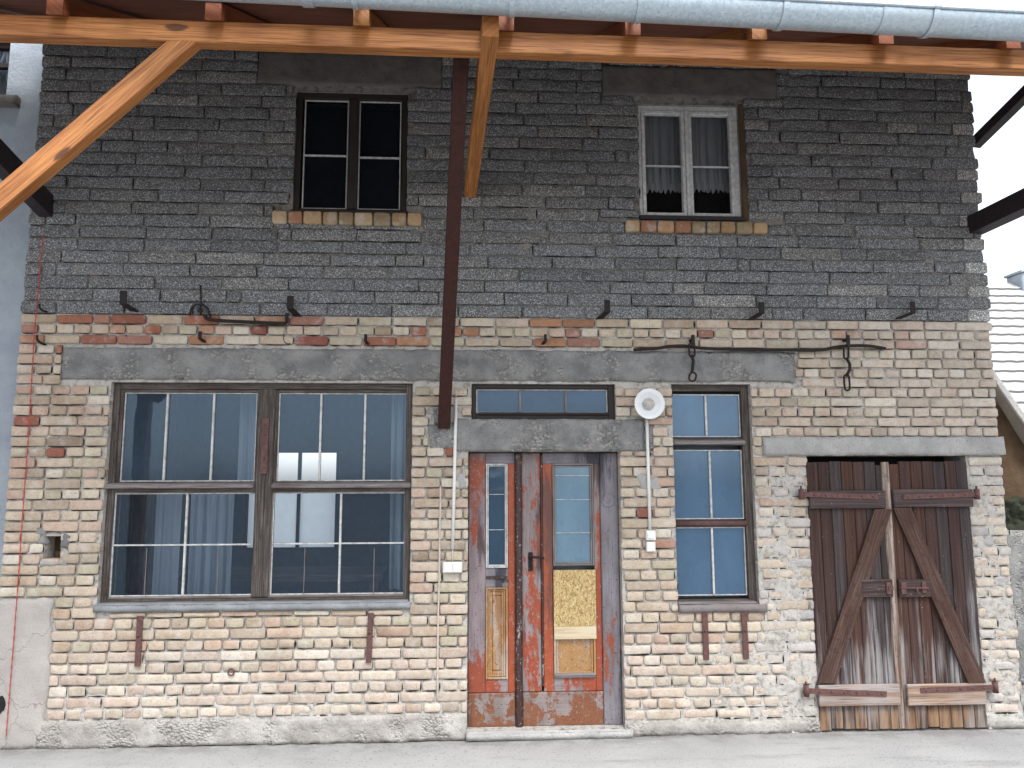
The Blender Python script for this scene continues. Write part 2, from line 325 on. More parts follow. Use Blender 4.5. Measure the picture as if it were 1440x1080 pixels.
# ------------------------------------------------------------------ mesh builder
class MB:
    def __init__(s): s.v = []; s.f = []; s.mi = []; s.c = []; s.uv = []; s.sm = []
    def add(s, v, f, mi=0, c=(1, 1, 1), uv=None, smooth=False):
        o = len(s.v); s.v += [tuple(p) for p in v]; s.uv += [tuple(p) for p in uv] if uv is not None else [(0, 0)]*len(v)
        for q in f: s.f.append(tuple(i+o for i in q)); s.mi.append(mi); s.c.append(c); s.sm.append(smooth)
    def bar(s, p0, p1, w, h, up=(0, 0, 1), ch=.003, mi=0, c=(1, 1, 1)):
        """chamfered bar from p0 to p1; w across, h along 'up'"""
        p0 = np.array(p0, float); p1 = np.array(p1, float); d = p1-p0; L = np.linalg.norm(d); ex = d/L
        up = np.array(up, float); ey = np.cross(up, ex); ey /= np.linalg.norm(ey); ez = np.cross(ex, ey)
        H = np.array([L/2, w/2, h/2]); ch = min(ch, H.min()*.45); v = []; idx = {}
        for sx in (-1, 1):
            for sy in (-1, 1):
                for sz in (-1, 1):
                    for a in range(3):
                        q = H.copy(); q = q - ch; q[a] = H[a]; idx[(sx, sy, sz, a)] = len(v); v.append(q*np.array([sx, sy, sz]))
        f = []
        def quad(a, b, c_, d_): f.append([a, b, c_, d_])
        for a in range(3):
            b, c_ = (a+1) % 3, (a+2) % 3
            for sg in (-1, 1):
                ids = []
                for (u1, u2) in ((-1, -1), (1, -1), (1, 1), (-1, 1)):
                    k = [0, 0, 0]; k[a] = sg; k[b] = u1; k[c_] = u2; ids.append(idx[(*k, a)])
                f.append(ids if sg > 0 else ids[::-1])
        for a in range(3):
            b, c_ = (a+1) % 3, (a+2) % 3
            for s1 in (-1, 1):
                for s2 in (-1, 1):
                    k0 = [0, 0, 0]; k0[b] = s1; k0[c_] = s2; k1 = list(k0); k0[a] = -1; k1[a] = 1
                    q = [idx[(*k0, b)], idx[(*k1, b)], idx[(*k1, c_)], idx[(*k0, c_)]]
                    f.append(q)
        for sx in (-1, 1):
            for sy in (-1, 1):
                for sz in (-1, 1): f.append([idx[(sx, sy, sz, a)] for a in range(3)])
        v = np.array(v)
        # orient outward
        ff = []
        for q in f:
            a, b, c2 = v[q[0]], v[q[1]], v[q[2]]
            ff.append(q if np.dot(np.cross(b-a, c2-a), v[q].mean(0)) > 0 else q[::-1])
        r1, r2 = random.random()*50, random.random()*50
        uv = [(q[0]+r1, q[1]+q[2]+r2) for q in v]
        mid = (p0+p1)/2
        s.add([mid + ex*q[0]+ey*q[1]+ez*q[2] for q in v], ff, mi, c, uv)
    def box(s, x0, x1, y0, y1, z0, z1, ch=.003, mi=0, c=(1, 1, 1)):
        dx, dy, dz = x1-x0, y1-y0, z1-z0; cx, cy, cz = (x0+x1)/2, (y0+y1)/2, (z0+z1)/2
        if dx >= dz and dx >= dy: s.bar((x0, cy, cz), (x1, cy, cz), dy, dz, (0, 0, 1), ch, mi, c)
        elif dz >= dy: s.bar((cx, cy, z0), (cx, cy, z1), dx, dy, (0, 1, 0), ch, mi, c)
        else: s.bar((cx, y0, cz), (cx, y1, cz), dx, dz, (0, 0, 1), ch, mi, c)
    def tube(s, pts, r, n=10, mi=0, cap=True):
        pts = [np.array(p, float) for p in pts]; v = []; f = []
        rr = r if isinstance(r, (list, tuple)) else [r]*len(pts); a = None
        for i, p in enumerate(pts):
            t = pts[min(i+1, len(pts)-1)] - pts[max(i-1, 0)]; t /= np.linalg.norm(t)
            if a is None: a = np.cross(t, (0, 0, 1) if abs(t[2]) < .9 else (1, 0, 0))
            a = a - t*np.dot(a, t); a /= np.linalg.norm(a); b = np.cross(t, a)
            for k in range(n):
                q = 2*math.pi*k/n; v.append(p + (a*math.cos(q)+b*math.sin(q))*rr[i])
        for i in range(len(pts)-1):
            for k in range(n):
                k2 = (k+1) % n; f.append([i*n+k, i*n+k2, (i+1)*n+k2, (i+1)*n+k])
        if cap: f.append(list(range(n))[::-1]); f.append([(len(pts)-1)*n+k for k in range(n)])
        s.add(v, f, mi, smooth=True)
    def lathe(s, center, axis, prof, n=32, mi=0):
        """prof = [(radius, along axis)]"""
        ax = np.array(axis, float); ax /= np.linalg.norm(ax); a = np.cross(ax, (0, 0, 1) if abs(ax[2]) < .9 else (1, 0, 0)); a /= np.linalg.norm(a); b = np.cross(ax, a)
        v = []; f = []
        for r, h in prof:
            for k in range(n):
                q = 2*math.pi*k/n; v.append(np.array(center)+ax*h+(a*math.cos(q)+b*math.sin(q))*r)
        for i in range(len(prof)-1):
            for k in range(n):
                k2 = (k+1) % n; f.append([i*n+k, i*n+k2, (i+1)*n+k2, (i+1)*n+k])
        s.add(v, f, mi, smooth=True)
    def grid(s, P, mi=0, c=(1, 1, 1), uv=None, smooth=False, keep=None):
        """P: array (n, m, 3)"""
        n, m = P.shape[:2]; I = np.arange(n*m).reshape(n, m)
        q = np.stack([I[:-1, :-1], I[1:, :-1], I[1:, 1:], I[:-1, 1:]], -1)
        q = q[keep] if keep is not None else q.reshape(-1, 4)
        s.add(P.reshape(-1, 3).tolist(), q.reshape(-1, 4).tolist(), mi, c, uv, smooth)
    def build(s, name, mats, parent=None, base=(0, 0, 0)):
        mats = mats if isinstance(mats, list) else [mats]
        me = bpy.data.meshes.new(name)
        b = np.array(base, float) if parent is None else np.array(parent['_base'], float)
        V = np.array(s.v, float) - b
        me.from_pydata(V.tolist(), [], s.f); me.update()
        for m in mats: me.materials.append(m)
        me.polygons.foreach_set('material_index', np.array(s.mi, np.int32)); me.polygons.foreach_set('use_smooth', np.array(s.sm, bool))
        nl = len(me.loops); vi = np.zeros(nl, np.int32); me.loops.foreach_get('vertex_index', vi)
        ul = me.uv_layers.new(name='UVMap'); ul.data.foreach_set('uv', np.array(s.uv, np.float32)[vi].ravel())
        ca = me.color_attributes.new('Col', 'FLOAT_COLOR', 'CORNER')
        cnt = np.array([len(f) for f in s.f]); cc = np.repeat(np.array(s.c, np.float32), cnt, axis=0)
        ca.data.foreach_set('color', np.hstack([cc, np.ones((nl, 1), np.float32)]).ravel())
        o = bpy.data.objects.new(name, me); COL.objects.link(o)
        if parent is None: o.location = b
        else: o.parent = parent
        o['_base'] = [float(q) for q in b]
        return o
def empty(name, loc, label, cat, group=None, kind=None):
    o = bpy.data.objects.new(name, None); COL.objects.link(o); o.location = loc; o['_base'] = [float(q) for q in loc]; o.empty_display_size = .2
    return tag(o, label, cat, group, kind)
def tag(o, label=None, cat=None, group=None, kind=None):
    if label: o['label'] = label
    if cat: o['category'] = cat
    if group: o['group'] = group
    if kind: o['kind'] = kind
    return o

# ------------------------------------------------------------------ ground
g = MB(); gx = np.concatenate([[-400, -60, -15], np.linspace(-8, 9, 60), [20, 60, 400]]); gy = np.concatenate([[-400, -60, -15], np.linspace(-8, .5, 40), [8, 40, 400]])
GX, GY = np.meshgrid(gx, gy, indexing='ij')
g.grid(np.dstack([GX, GY, .012*vn(GX, GY, .8, 1)-.004]), smooth=True)
tag(g.build('ground', M['ground']), 'pale concrete yard in front of the old brick building', None, None, 'structure')

# ------------------------------------------------------------------ the old building: openings (measured on the facade)
XL, XR, ZM, ZT = -3.375, 4.155, 3.107, 5.42          # left edge, right edge, brick/block boundary, wall top
BW = (-2.690, -.452, .965, 2.592)                    # big window
FL = (-.003, 1.104, 2.316, 2.590)                    # fanlight
SW = (1.545, 2.168, .925, 2.594)                     # side window
DR = (-.026, 1.128, .055, 2.071)                     # door
BD = (2.590, 3.862, .0, 2.035)                       # barn door opening
UL = (-1.402, -.520, 3.925, 4.930)                   # upper left window
UR = (1.332, 2.166, 3.925, 4.895)                    # upper right window
NI = (X(62, 755), X(86, 755), Z(75, 786), Z(75, 754))
HOLES = [BW, FL, SW, DR, BD, UL, UR, NI]
L1 = (-3.055, 2.527, 2.612, 2.850)                   # long concrete lintel
L2 = (X(640, 600), X(905, 600), 2.073, 2.316)
L3 = (X(1072, 628), X(1410, 628), 2.04, 2.182)
LU1 = (X(362, 100), X(622, 105), 4.985, 5.27)
LU2 = (X(846, 115), X(1092, 115), 4.955, 5.22)
PATCH = (XL, X(70, 930), .0, Z(40, 842))             # rendered patch bottom left
BASE = empty('brick_building', (.4, 0, 0), 'old two storey workshop with yellow brick below and dark grey blocks above', 'building')

def rect_sub(r, b):
    x0, x1, z0, z1 = r; a0, a1, c0, c1 = b
    if a0 >= x1 or a1 <= x0 or c0 >= z1 or c1 <= z0: return r
    cs = [(x0, min(x1, a0), z0, z1), (max(x0, a1), x1, z0, z1), (x0, x1, z0, min(z1, c0)), (x0, x1, max(z0, c1), z1)]
    cs = [c for c in cs if c[1]-c[0] > .001 and c[3]-c[2] > .001]
    return max(cs, key=lambda c: (c[1]-c[0])*(c[3]-c[2])) if cs else None
BOTTOM = lambda x: .085 if x > -.03 else .175
def smear(x, z):
    """how much mortar is smeared over the bricks (round the barn door, low down, beside the patch)"""
    a = np.clip(1-np.abs(np.asarray(x)-2.38)/.42, 0, 1)*np.clip((2.12-z)/.25, 0, 1)
    b = np.clip((.75-z)/.6, 0, 1)*.55
    c = np.clip((np.asarray(x)-3.80)/.1, 0, 1)*np.clip((2.0-z)/.2, 0, 1)*.8
    d = np.clip((x-1.4)/.5, 0, 1)*np.clip((.8-z)/.3, 0, 1)*.75
    return np.maximum(np.maximum(a, b), np.maximum(c, d))
def unit(mb, r, proud, depth, mi, c, seed, edge=.010, rough=.0025, nx=9, nz=6, skew=.0025):
    x0, x1, z0, z1 = r; w, h = x1-x0, z1-z0; e = min(edge, w*.3, h*.3)
    us = np.concatenate([[0, 0, e*.35, e], np.linspace(e, w-e, nx-6)[1:-1], [w-e, w-e*.35, w, w]])
    vs = np.concatenate([[0, 0, e*.35, e], np.linspace(e, h-e, nz-4)[1:-1], [h-e, h-e*.35, h, h]])
    def prof(k, n): return np.array([9 if i in (0, n-1) else (.55 if i in (1, n-2) else (.16 if i in (2, n-3) else 0)) for i in range(n)])
    PU, PV = np.meshgrid(prof(us, len(us)), prof(vs, len(vs)), indexing='ij'); pr = np.maximum(PU, PV)+.35*np.minimum(np.minimum(PU, PV), 1)
    U, V = np.meshgrid(us, vs, indexing='ij'); Xs = x0+U; Zs = z0+V
    fr = np.clip(np.minimum(PU, PV)*0+1, 0, 1)
    Xn = Xs + skew*2*vn(Xs*1+seed, Zs, 14, 1)*fr; Zn = Zs + skew*2*vn(Xs+seed, Zs, 11, 2)*fr
    round_ = .006*np.minimum(PU > .1, PV > .1)
    Xn += np.sign(w/2-U)*round_*.7; Zn += np.sign(h/2-V)*round_*.5
    Y = -proud + e*np.minimum(pr, 1)*.9 + rough*2*vn(Xs+seed, Zs-seed, 28, 3) + rough*2.4*vn(Xs+seed, Zs+seed, 9, 4)
    chip = np.clip(vn(Xs+seed*3, Zs, 10, 5)-.22, 0, 1)*.05*(np.maximum(PU, PV) > .05)
    Y = np.where(np.maximum(PU, PV) >= 9, depth, Y+chip)
    mb.grid(np.dstack([Xn, Y, Zn])[::-1], mi, c, smooth=True)

PAL = [(.43, .36, .285), (.465, .395, .315), (.41, .335, .255), (.485, .425, .335), (.445, .35, .28), (.40, .36, .275), (.515, .47, .395), (.37, .31, .245), (.46, .38, .31)]
REDS = [(.25, .105, .075), (.30, .13, .085), (.28, .15, .115), (.34, .185, .11), (.22, .085, .065), (.36, .21, .135), (.33, .18, .14)]
rb = random.Random(11)
def brick_col(x, z):
    top = z > 2.83 and x < 1.0
    pr = (.44 if x < 0 else .30) if top else (.12 if z > 2.83 else .008)
    if x < -2.6 and 1.9 < z < 2.83: pr = .13
    if rb.random() < pr: c = np.array(rb.choice(REDS))
    else: c = np.array(rb.choice(PAL))
    if not top and rb.random() < .10: c = c*.5+np.array((.38, .25, .19))*.5     # pinkish
    if rb.random() < .05: c = c*np.array((.74, .71, .68))
    t = float(np.clip((x-1.9)/1.4, 0, 1))*.42                                    # paler, greyer bricks towards the right
    c = c*(1-t)+np.array((.52, .485, .44))*t
    if x > 2.1 and z < 2.1 and rb.random() < .4: c = np.array(rb.choice([(.36, .35, .345), (.43, .405, .38), (.46, .41, .35)]))
    if z < .65: c = c*.65+np.array((.52, .465, .42))*.35
    return tuple(c*rb.uniform(.92, 1.07))
wall = MB()
BLK = [BW, FL, SW, DR, BD, NI, (L1[0]-.004, L1[1]+.004, L1[2]-.02, L1[3]+.004), (L2[0]-.005, L2[1]+.004, L2[2], L2[3]), (L3[0], L3[1]+.1, L3[2]-.01, L3[3]), PATCH,
       (BW[0], BW[1], BW[2]-.05, BW[2]+.02), (SW[0], SW[1], SW[2]-.05, SW[2]+.02), (L2[0]-.20, L2[0]+.01, 2.10, 2.40), (L2[1], L2[1]+.07, L2[2], L2[3]-.04)]
CR = []
RH, JT = .0769, .0115
row = 0; z = ZM-.006
while z > .1:
    z1 = z; z0 = z-RH+JT
    hdr = row % 2 == 1
    x = XL + rb.uniform(-.006, .006) - (0 if hdr else 0)
    first = True
    while x < XR-.02:
        w = .1205 if hdr else .2505
        if rb.random() < .06 and not hdr: w = .1205
        if first and not hdr and row % 4 == 2: w = .18
        w += rb.uniform(-.006, .006)
        x1 = min(x+w, XR+rb.uniform(-.018, .012)); 
        if XR-x1 < .06: x1 = XR+rb.uniform(-.018, .010)
        first = False
        r = (x, x1, z0+rb.uniform(-.0025, .0025), z1+rb.uniform(-.0025, .0025))
        for b in BLK:
            r = rect_sub(r, b)
            if r is None: break
        if r is not None and r[2] < BOTTOM(r[0]): r = (r[0], r[1], BOTTOM(r[0]), r[3])
        if r is not None and r[1]-r[0] > .03 and r[3]-r[2] > .028:
            sm = float(smear((x+x1)/2, z0))
            unit(wall, r, .010+rb.uniform(-.004, .004)-sm*.006+rb.uniform(-.003, .003)*sm, .09, 0, brick_col(x, z0), rb.random()*50,
                 edge=.011+.007*sm, rough=.0022+.0035*sm, skew=.0025+.005*sm)
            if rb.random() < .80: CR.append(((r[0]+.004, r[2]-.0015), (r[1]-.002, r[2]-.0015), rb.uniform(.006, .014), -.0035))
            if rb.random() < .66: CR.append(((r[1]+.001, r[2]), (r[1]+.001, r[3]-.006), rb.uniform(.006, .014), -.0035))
        x = x1+JT+rb.uniform(-.003, .004)
    row += 1; z -= RH
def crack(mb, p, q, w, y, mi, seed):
    """shade of a joint gap painted beside a brick: an irregular dark sliver from p to q (x, z)"""
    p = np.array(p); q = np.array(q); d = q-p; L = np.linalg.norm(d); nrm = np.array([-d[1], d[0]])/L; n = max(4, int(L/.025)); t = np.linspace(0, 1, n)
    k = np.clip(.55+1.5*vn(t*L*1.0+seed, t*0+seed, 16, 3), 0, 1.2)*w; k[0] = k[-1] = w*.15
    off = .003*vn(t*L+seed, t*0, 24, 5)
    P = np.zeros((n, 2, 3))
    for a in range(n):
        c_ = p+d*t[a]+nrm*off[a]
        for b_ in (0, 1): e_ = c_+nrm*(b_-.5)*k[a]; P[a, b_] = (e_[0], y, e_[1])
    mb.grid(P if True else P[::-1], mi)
# mortar sheet with its openings
def sheet(mb, x0, x1, z0, z1, holes, step, yf, mi, c=(1, 1, 1)):
    bx = sorted(set([x0, x1]+[v for h in holes for v in h[:2] if x0 < v < x1])); bz = sorted(set([z0, z1]+[v for h in holes for v in h[2:] if z0 < v < z1]))
    def sub(b): return np.concatenate([np.linspace(p, q, max(1, int(math.ceil((q-p)/step)))+1)[:-1] for p, q in zip(b[:-1], b[1:])]+[[b[-1]]])
    xs, zs = sub(bx), sub(bz); XX, ZZ = np.meshgrid(xs, zs, indexing='ij')
    cx = (xs[:-1]+xs[1:])/2; cz = (zs[:-1]+zs[1:])/2; CX, CZ = np.meshgrid(cx, cz, indexing='ij'); keep = np.ones(CX.shape, bool)
    for h in holes: keep &= ~((CX > h[0]) & (CX < h[1]) & (CZ > h[2]) & (CZ < h[3]))
    mb.grid(np.dstack([XX, yf(XX, ZZ), ZZ]), mi, c, smooth=True, keep=keep)
def reveals(mb, hs, y0, y1, mi):
    for x0, x1, z0, z1 in hs:
        for a, b in (((x0, z0), (x1, z0)), ((x1, z0), (x1, z1)), ((x1, z1), (x0, z1)), ((x0, z1), (x0, z0))):
            mb.add([(a[0], y0, a[1]), (b[0], y0, b[1]), (b[0], y1, b[1]), (a[0], y1, a[1])], [(0, 1, 2, 3)], mi)
def ymort(x, z):
    s = smear(x, z)
    n = .006*vn(x, z, 22, 7)+.005*vn(x, z, 60, 8)+.006*vn(x, z, 6, 9)
    return .009+n*1.25 - s*(.014+.016*vn(x, z, 13, 10)+.008*vn(x, z, 45, 11))
lowh = [h for h in HOLES if h[3] < ZM]
sheet(wall, XL+.004, XR-.012, 0, ZM, lowh, .012, ymort, 1)
reveals(wall, lowh, .004, .28, 1)
sheet(wall, XL+.004, XR-.012, 0, ZM, lowh, 5, lambda x, z: x*0+.28, 1)
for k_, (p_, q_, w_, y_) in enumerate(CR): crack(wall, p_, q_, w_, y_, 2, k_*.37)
wall.build('brick_wall', [M['brick'], M['mortar'], M['gap_shade']], BASE)

bw = MB()
BLK2 = [UL, (UR[0], UR[1]+.05, UR[2], UR[3]), LU1, LU2, (X(384, 308), X(596, 308), 3.835, 3.93), (X(878, 320), X(1080, 320), 3.82, 3.93), (UL[0]-.03, UL[1]+.03, UL[3]-.01, LU1[2]+.01), (UR[0]-.03, UR[1]+.04, UR[3]-.01, LU2[2]+.01)]
CR2 = []; BH = .0985; row = 0; z = ZM+.004
while z < ZT:
    x = XL + rb.uniform(-.008, .008); first = True
    while x < XR-.02:
        w = .49
        if first: w = (.245, .49, .37, .12)[row % 4] if rb.random() < .7 else rb.uniform(.15, .49)
        elif rb.random() < .08: w = rb.choice((.1, .245, .2))
        w += rb.uniform(-.01, .01); first = False
        x1 = min(x+w, XR+rb.uniform(-.02, .02))
        if XR-x1 < .09: x1 = XR+rb.uniform(-.025, .02)
        spl = row % 2 == 0 and x1 > XR-.05
        for (a, b, q) in ([(x, x1-.19, 0), (x1-.18, x1, 1)] if spl and x1-x > .3 else [(x, x1, 0)]):
            r = (a, b, z+rb.uniform(-.003, .003), z+BH-.010+rb.uniform(-.003, .003))
            for bb in BLK2:
                r = rect_sub(r, bb)
                if r is None: break
            if r is None or r[1]-r[0] < .04 or r[3]-r[2] < .03: continue
            t = rb.random()
            c = np.array((.218, .224, .232)) if t < .7 else (np.array((.235, .235, .234)) if t < .94 else np.array((.29, .288, .28)))
            if q: c = np.array((.42, .42, .41))
            if z < ZM+.01 and a < 1: c = c*1.05
            unit(bw, r, .009+rb.uniform(-.005, .005), .09, 0, tuple(c*rb.uniform(.86, 1.14)), rb.random()*50, edge=.010, rough=.005, nx=16, nz=7, skew=.004)
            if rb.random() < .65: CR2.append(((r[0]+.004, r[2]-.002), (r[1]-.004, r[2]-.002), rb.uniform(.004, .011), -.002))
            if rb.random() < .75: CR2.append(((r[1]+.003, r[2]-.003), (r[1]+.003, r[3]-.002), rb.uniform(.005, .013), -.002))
        x = x1+.010+rb.uniform(-.003, .004)
    row += 1; z += BH
uph = [UL, UR]
sheet(bw, XL+.004, XR-.014, ZM+.001, ZT, uph, .016, lambda x, z: .011+.010*vn(x, z, 20, 17)+.007*vn(x, z, 50, 18)+.01*vn(x, z, 5, 19)-.006*np.clip(vn(x, z, 2.3, 12)*4, 0, 1), 1)
reveals(bw, uph, .006, .28, 1)
sheet(bw, XL+.004, XR-.014, ZM+.001, ZT, uph, 5, lambda x, z: x*0+.28, 1)
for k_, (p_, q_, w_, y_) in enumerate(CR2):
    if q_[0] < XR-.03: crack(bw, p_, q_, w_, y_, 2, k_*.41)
bw.build('block_wall', [M['block'], M['grey_mortar'], M['gap_shade']], BASE)

def slab(mb, r, y0, y1, step=.03, amp=.006, seed=0, ragged=.006, mi=0):
    """rough cast slab with a lumpy front face and uneven edges"""
    x0, x1, z0, z1 = r; nx = max(3, int((x1-x0)/step)); nz = max(3, int((z1-z0)/step))
    xs = np.concatenate([[x0], np.linspace(x0, x1, nx), [x1]]); zs = np.concatenate([[z0], np.linspace(z0, z1, nz), [z1]])
    XX, ZZ = np.meshgrid(xs, zs, indexing='ij'); n, m = XX.shape
    Y = y0+amp*(vn(XX, ZZ, 9, seed)+vn(XX, ZZ, 27, seed+1)+.8*vn(XX, ZZ, 60, seed+2))
    I, J = np.meshgrid(np.arange(n), np.arange(m), indexing='ij'); ed = (I == 0) | (I == n-1) | (J == 0) | (J == m-1); e2 = (I == 1) | (I == n-2) | (J == 1) | (J == m-2)
    Xn = XX + np.where((I <= 1) | (I >= n-2), ragged*2*vn(ZZ, XX*0+seed, 20, 3), 0); Zn = ZZ + np.where((J <= 1) | (J >= m-2), ragged*2*vn(XX, ZZ*0+seed, 17, 4), 0)
    Y = np.where(ed, y1, np.where(e2, Y+.006, Y))
    mb.grid(np.dstack([Xn, Y, Zn])[::-1], mi, smooth=True)
for i, (r, mat, yy, amp) in enumerate(((L1, 'concrete', -.012, .012), (L2, 'concrete', -.014, .012), (L3, 'concrete_pale', -.03, .010), (LU1, 'concrete_dark', -.006, .008), (LU2, 'concrete_dark', -.006, .008))):
    b = MB(); slab(b, r, yy, .10, .022, amp, 20+i*5, .008); b.build('concrete_lintel', M[mat], BASE)
b = MB(); slab(b, PATCH[:2]+(0, PATCH[3]), -.014, .05, .03, .008, 60, .02); b.build('render_patch', M['plaster'], BASE)
b = MB(); hx, hz = X(6, 990), Z(6, 990); n = 14
P = [(hx-.01+.028*math.cos(2*math.pi*k/n)*(1+.5*float(vn(k*.37, 2, 3, 5))), -.0195, hz+.055*math.sin(2*math.pi*k/n)*(1+.6*float(vn(k*.41, 7, 3, 6)))) for k in range(n)]
b.add(P+[(p[0], .03, p[2]) for p in P], [tuple(range(n))]+[(k, (k+1) % n, n+(k+1) % n, n+k) for k in range(n)]); b.build('broken_hole', M['gap_shade'], BASE)
for r in ((PATCH[1]-.04, DR[0]-.003, 0, .178), (DR[1]+.003, BD[0]-.004, 0, .092), (BD[1]+.004, XR, 0, .08)): b = MB(); slab(b, r, -.022, .05, .02, .016, 71, .012); b.build('plinth', M['roughcast'], BASE)
for q, yy, am, sd, mn, nm in (((L2[0]-.20, L2[0]+.004, 2.085, 2.28), -.007, .010, 81, 'concrete', 'mortar_patch'), ((L2[0]-.16, L2[0]-.03, 2.285, 2.42), -.006, .010, 82, 'concrete', 'mortar_patch'),
    ((L2[1], L2[1]+.075, L2[2]+.01, L2[3]-.045), -.006, .010, 83, 'concrete', 'mortar_patch'),
    ((X(50, 742), X(63, 765), Z(55, 765), Z(55, 742)), -.010, .012, 85, 'concrete', 'mortar_patch'), ((X(86, 748), X(97, 770), Z(90, 770), Z(90, 748)), -.008, .012, 86, 'concrete', 'mortar_patch'), ((X(56, 786), X(92, 794), Z(70, 796), Z(70, 787)), -.010, .012, 87, 'concrete_pale', 'mortar_patch'),
    ((X(897, 690), X(927, 690), Z(900, 690), Z(900, 668)), -.012, .01, 91, 'concrete_pale', 'lime_patch'), ((X(640, 686), X(657, 686), Z(650, 686), Z(650, 664)), -.012, .008, 92, 'concrete_pale', 'lime_patch')):
    b = MB(); slab(b, q, yy, .05, .014, am, sd, .02); b.build(nm, M[mn], BASE)
b = MB(); b.box(NI[0]-.02, NI[1]+.02, .15, .2, NI[2]-.02, NI[3]+.02); slab(b, (NI[0]+.03, NI[1]-.01, NI[2], NI[2]+.06), .08, .16, .012, .02, 99, .01)
b.build('niche_back', M['brown_render'], BASE)
RB = 4.0
BWIN = (X(343, 700, RB), X(475, 700, RB), Z(400, 775, RB), Z(400, 632, RB))
# side wall, roof of the building, rooms behind the windows
b = MB(); b.box(XR-.16, XR-.02, .285, 4.25, 0, ZT, .002); b.build('side_wall', M['side_brick'], BASE)
b = MB(); b.box(XL, XL+.15, .285, 4.25, 0, ZT, .002); sheet(b, XL+.15, XR-.17, 0, ZT, [BWIN], 5, lambda x, z: x*0+4.25, 0)
b.build('outer_wall', M['side_brick'], BASE)
b = MB(); b.box(XL-.1, XR+.1, -.02, 4.3, ZT+.002, ZT+.15, .002); b.build('roof_slab', M['dark_tiles'], BASE)
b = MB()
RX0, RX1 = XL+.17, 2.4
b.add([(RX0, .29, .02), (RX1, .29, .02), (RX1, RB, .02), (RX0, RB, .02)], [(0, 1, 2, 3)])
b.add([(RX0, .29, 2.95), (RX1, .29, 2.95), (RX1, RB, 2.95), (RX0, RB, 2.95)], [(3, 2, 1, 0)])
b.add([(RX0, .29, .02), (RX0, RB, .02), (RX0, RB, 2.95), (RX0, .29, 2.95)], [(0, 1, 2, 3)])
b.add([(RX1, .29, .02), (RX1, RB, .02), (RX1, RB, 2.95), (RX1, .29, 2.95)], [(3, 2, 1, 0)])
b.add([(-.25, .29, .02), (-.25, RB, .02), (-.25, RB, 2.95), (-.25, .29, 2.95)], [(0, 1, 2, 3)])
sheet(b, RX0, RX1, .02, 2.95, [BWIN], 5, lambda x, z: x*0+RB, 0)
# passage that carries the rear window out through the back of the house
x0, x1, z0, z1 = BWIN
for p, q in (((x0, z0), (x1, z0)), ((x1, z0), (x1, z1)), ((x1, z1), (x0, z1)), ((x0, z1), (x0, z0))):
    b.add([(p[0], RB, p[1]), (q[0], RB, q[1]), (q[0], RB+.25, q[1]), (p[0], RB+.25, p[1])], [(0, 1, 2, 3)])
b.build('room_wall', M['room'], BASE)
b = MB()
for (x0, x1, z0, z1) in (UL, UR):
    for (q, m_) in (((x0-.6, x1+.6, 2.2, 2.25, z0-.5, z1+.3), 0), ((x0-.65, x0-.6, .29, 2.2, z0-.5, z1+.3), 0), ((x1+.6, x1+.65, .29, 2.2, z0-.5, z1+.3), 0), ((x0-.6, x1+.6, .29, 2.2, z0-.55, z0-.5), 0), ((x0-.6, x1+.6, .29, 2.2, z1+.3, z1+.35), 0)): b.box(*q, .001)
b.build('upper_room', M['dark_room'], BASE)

# ------------------------------------------------------------------ windows
def frame4(mb, r, l, rr, t, bt, y0, y1, ch=.004, mi=0):
    x0, x1, z0, z1 = r
    mb.box(x0, x0+l, y0, y1, z0, z1, ch, mi); mb.box(x1-rr, x1, y0, y1, z0, z1, ch, mi)
    mb.box(x0+l, x1-rr, y0+.001, y1-.001, z1-t, z1, ch, mi); mb.box(x0+l, x1-rr, y0+.001, y1-.001, z0, z0+bt, ch, mi)
def pane(r, y, mat, par, th=.004, label=None):
    b = MB(); x0, x1, z0, z1 = r; b.add([(x0, y, z0), (x1, y, z0), (x1, y, z1), (x0, y, z1)], [(0, 1, 2, 3)]); o = b.build('pane', M[mat], par)
    if label: o['label'] = label
    return o
def gbar(par, x0, x1, z0, z1, y, mat='putty', d=.018, name='glazing_bar'):
    b = MB(); b.box(x0, x1, y-d, y+.006, z0, z1, .002); return b.build(name, M[mat], par)
def light(par, r, y, mat, vs=(), hs=(), wv=.016, wh=.012, bead=.009, barmat='putty', skip=()):
    """one glazed light: putty bead round the edge, bars at vs / hs (world coordinates), a pane in each cell"""
    x0, x1, z0, z1 = r; b = MB(); frame4(b, r, bead, bead, bead, bead, y-.012, y+.004, .002); b.build('putty_bead', M['putty'], par)
    for v in vs: gbar(par, v-wv/2, v+wv/2, z0+bead, z1-bead, y, barmat)
    ex = [x0+bead]+[q for v in vs for q in (v-wv/2, v+wv/2)]+[x1-bead]
    for h in hs:
        for a, c in zip(ex[::2], ex[1::2]): gbar(par, a, c, h-wh/2, h+wh/2, y, barmat)
    xs = [x0+bead]+list(vs)+[x1-bead]; zs = [z0+bead]+sorted(hs)+[z1-bead]
    for a, c in zip(xs[:-1], xs[1:]):
        for p, q in zip(zs[:-1], zs[1:]): pane((a, c, p, q), y+random.uniform(-.001, .001), mat, par)

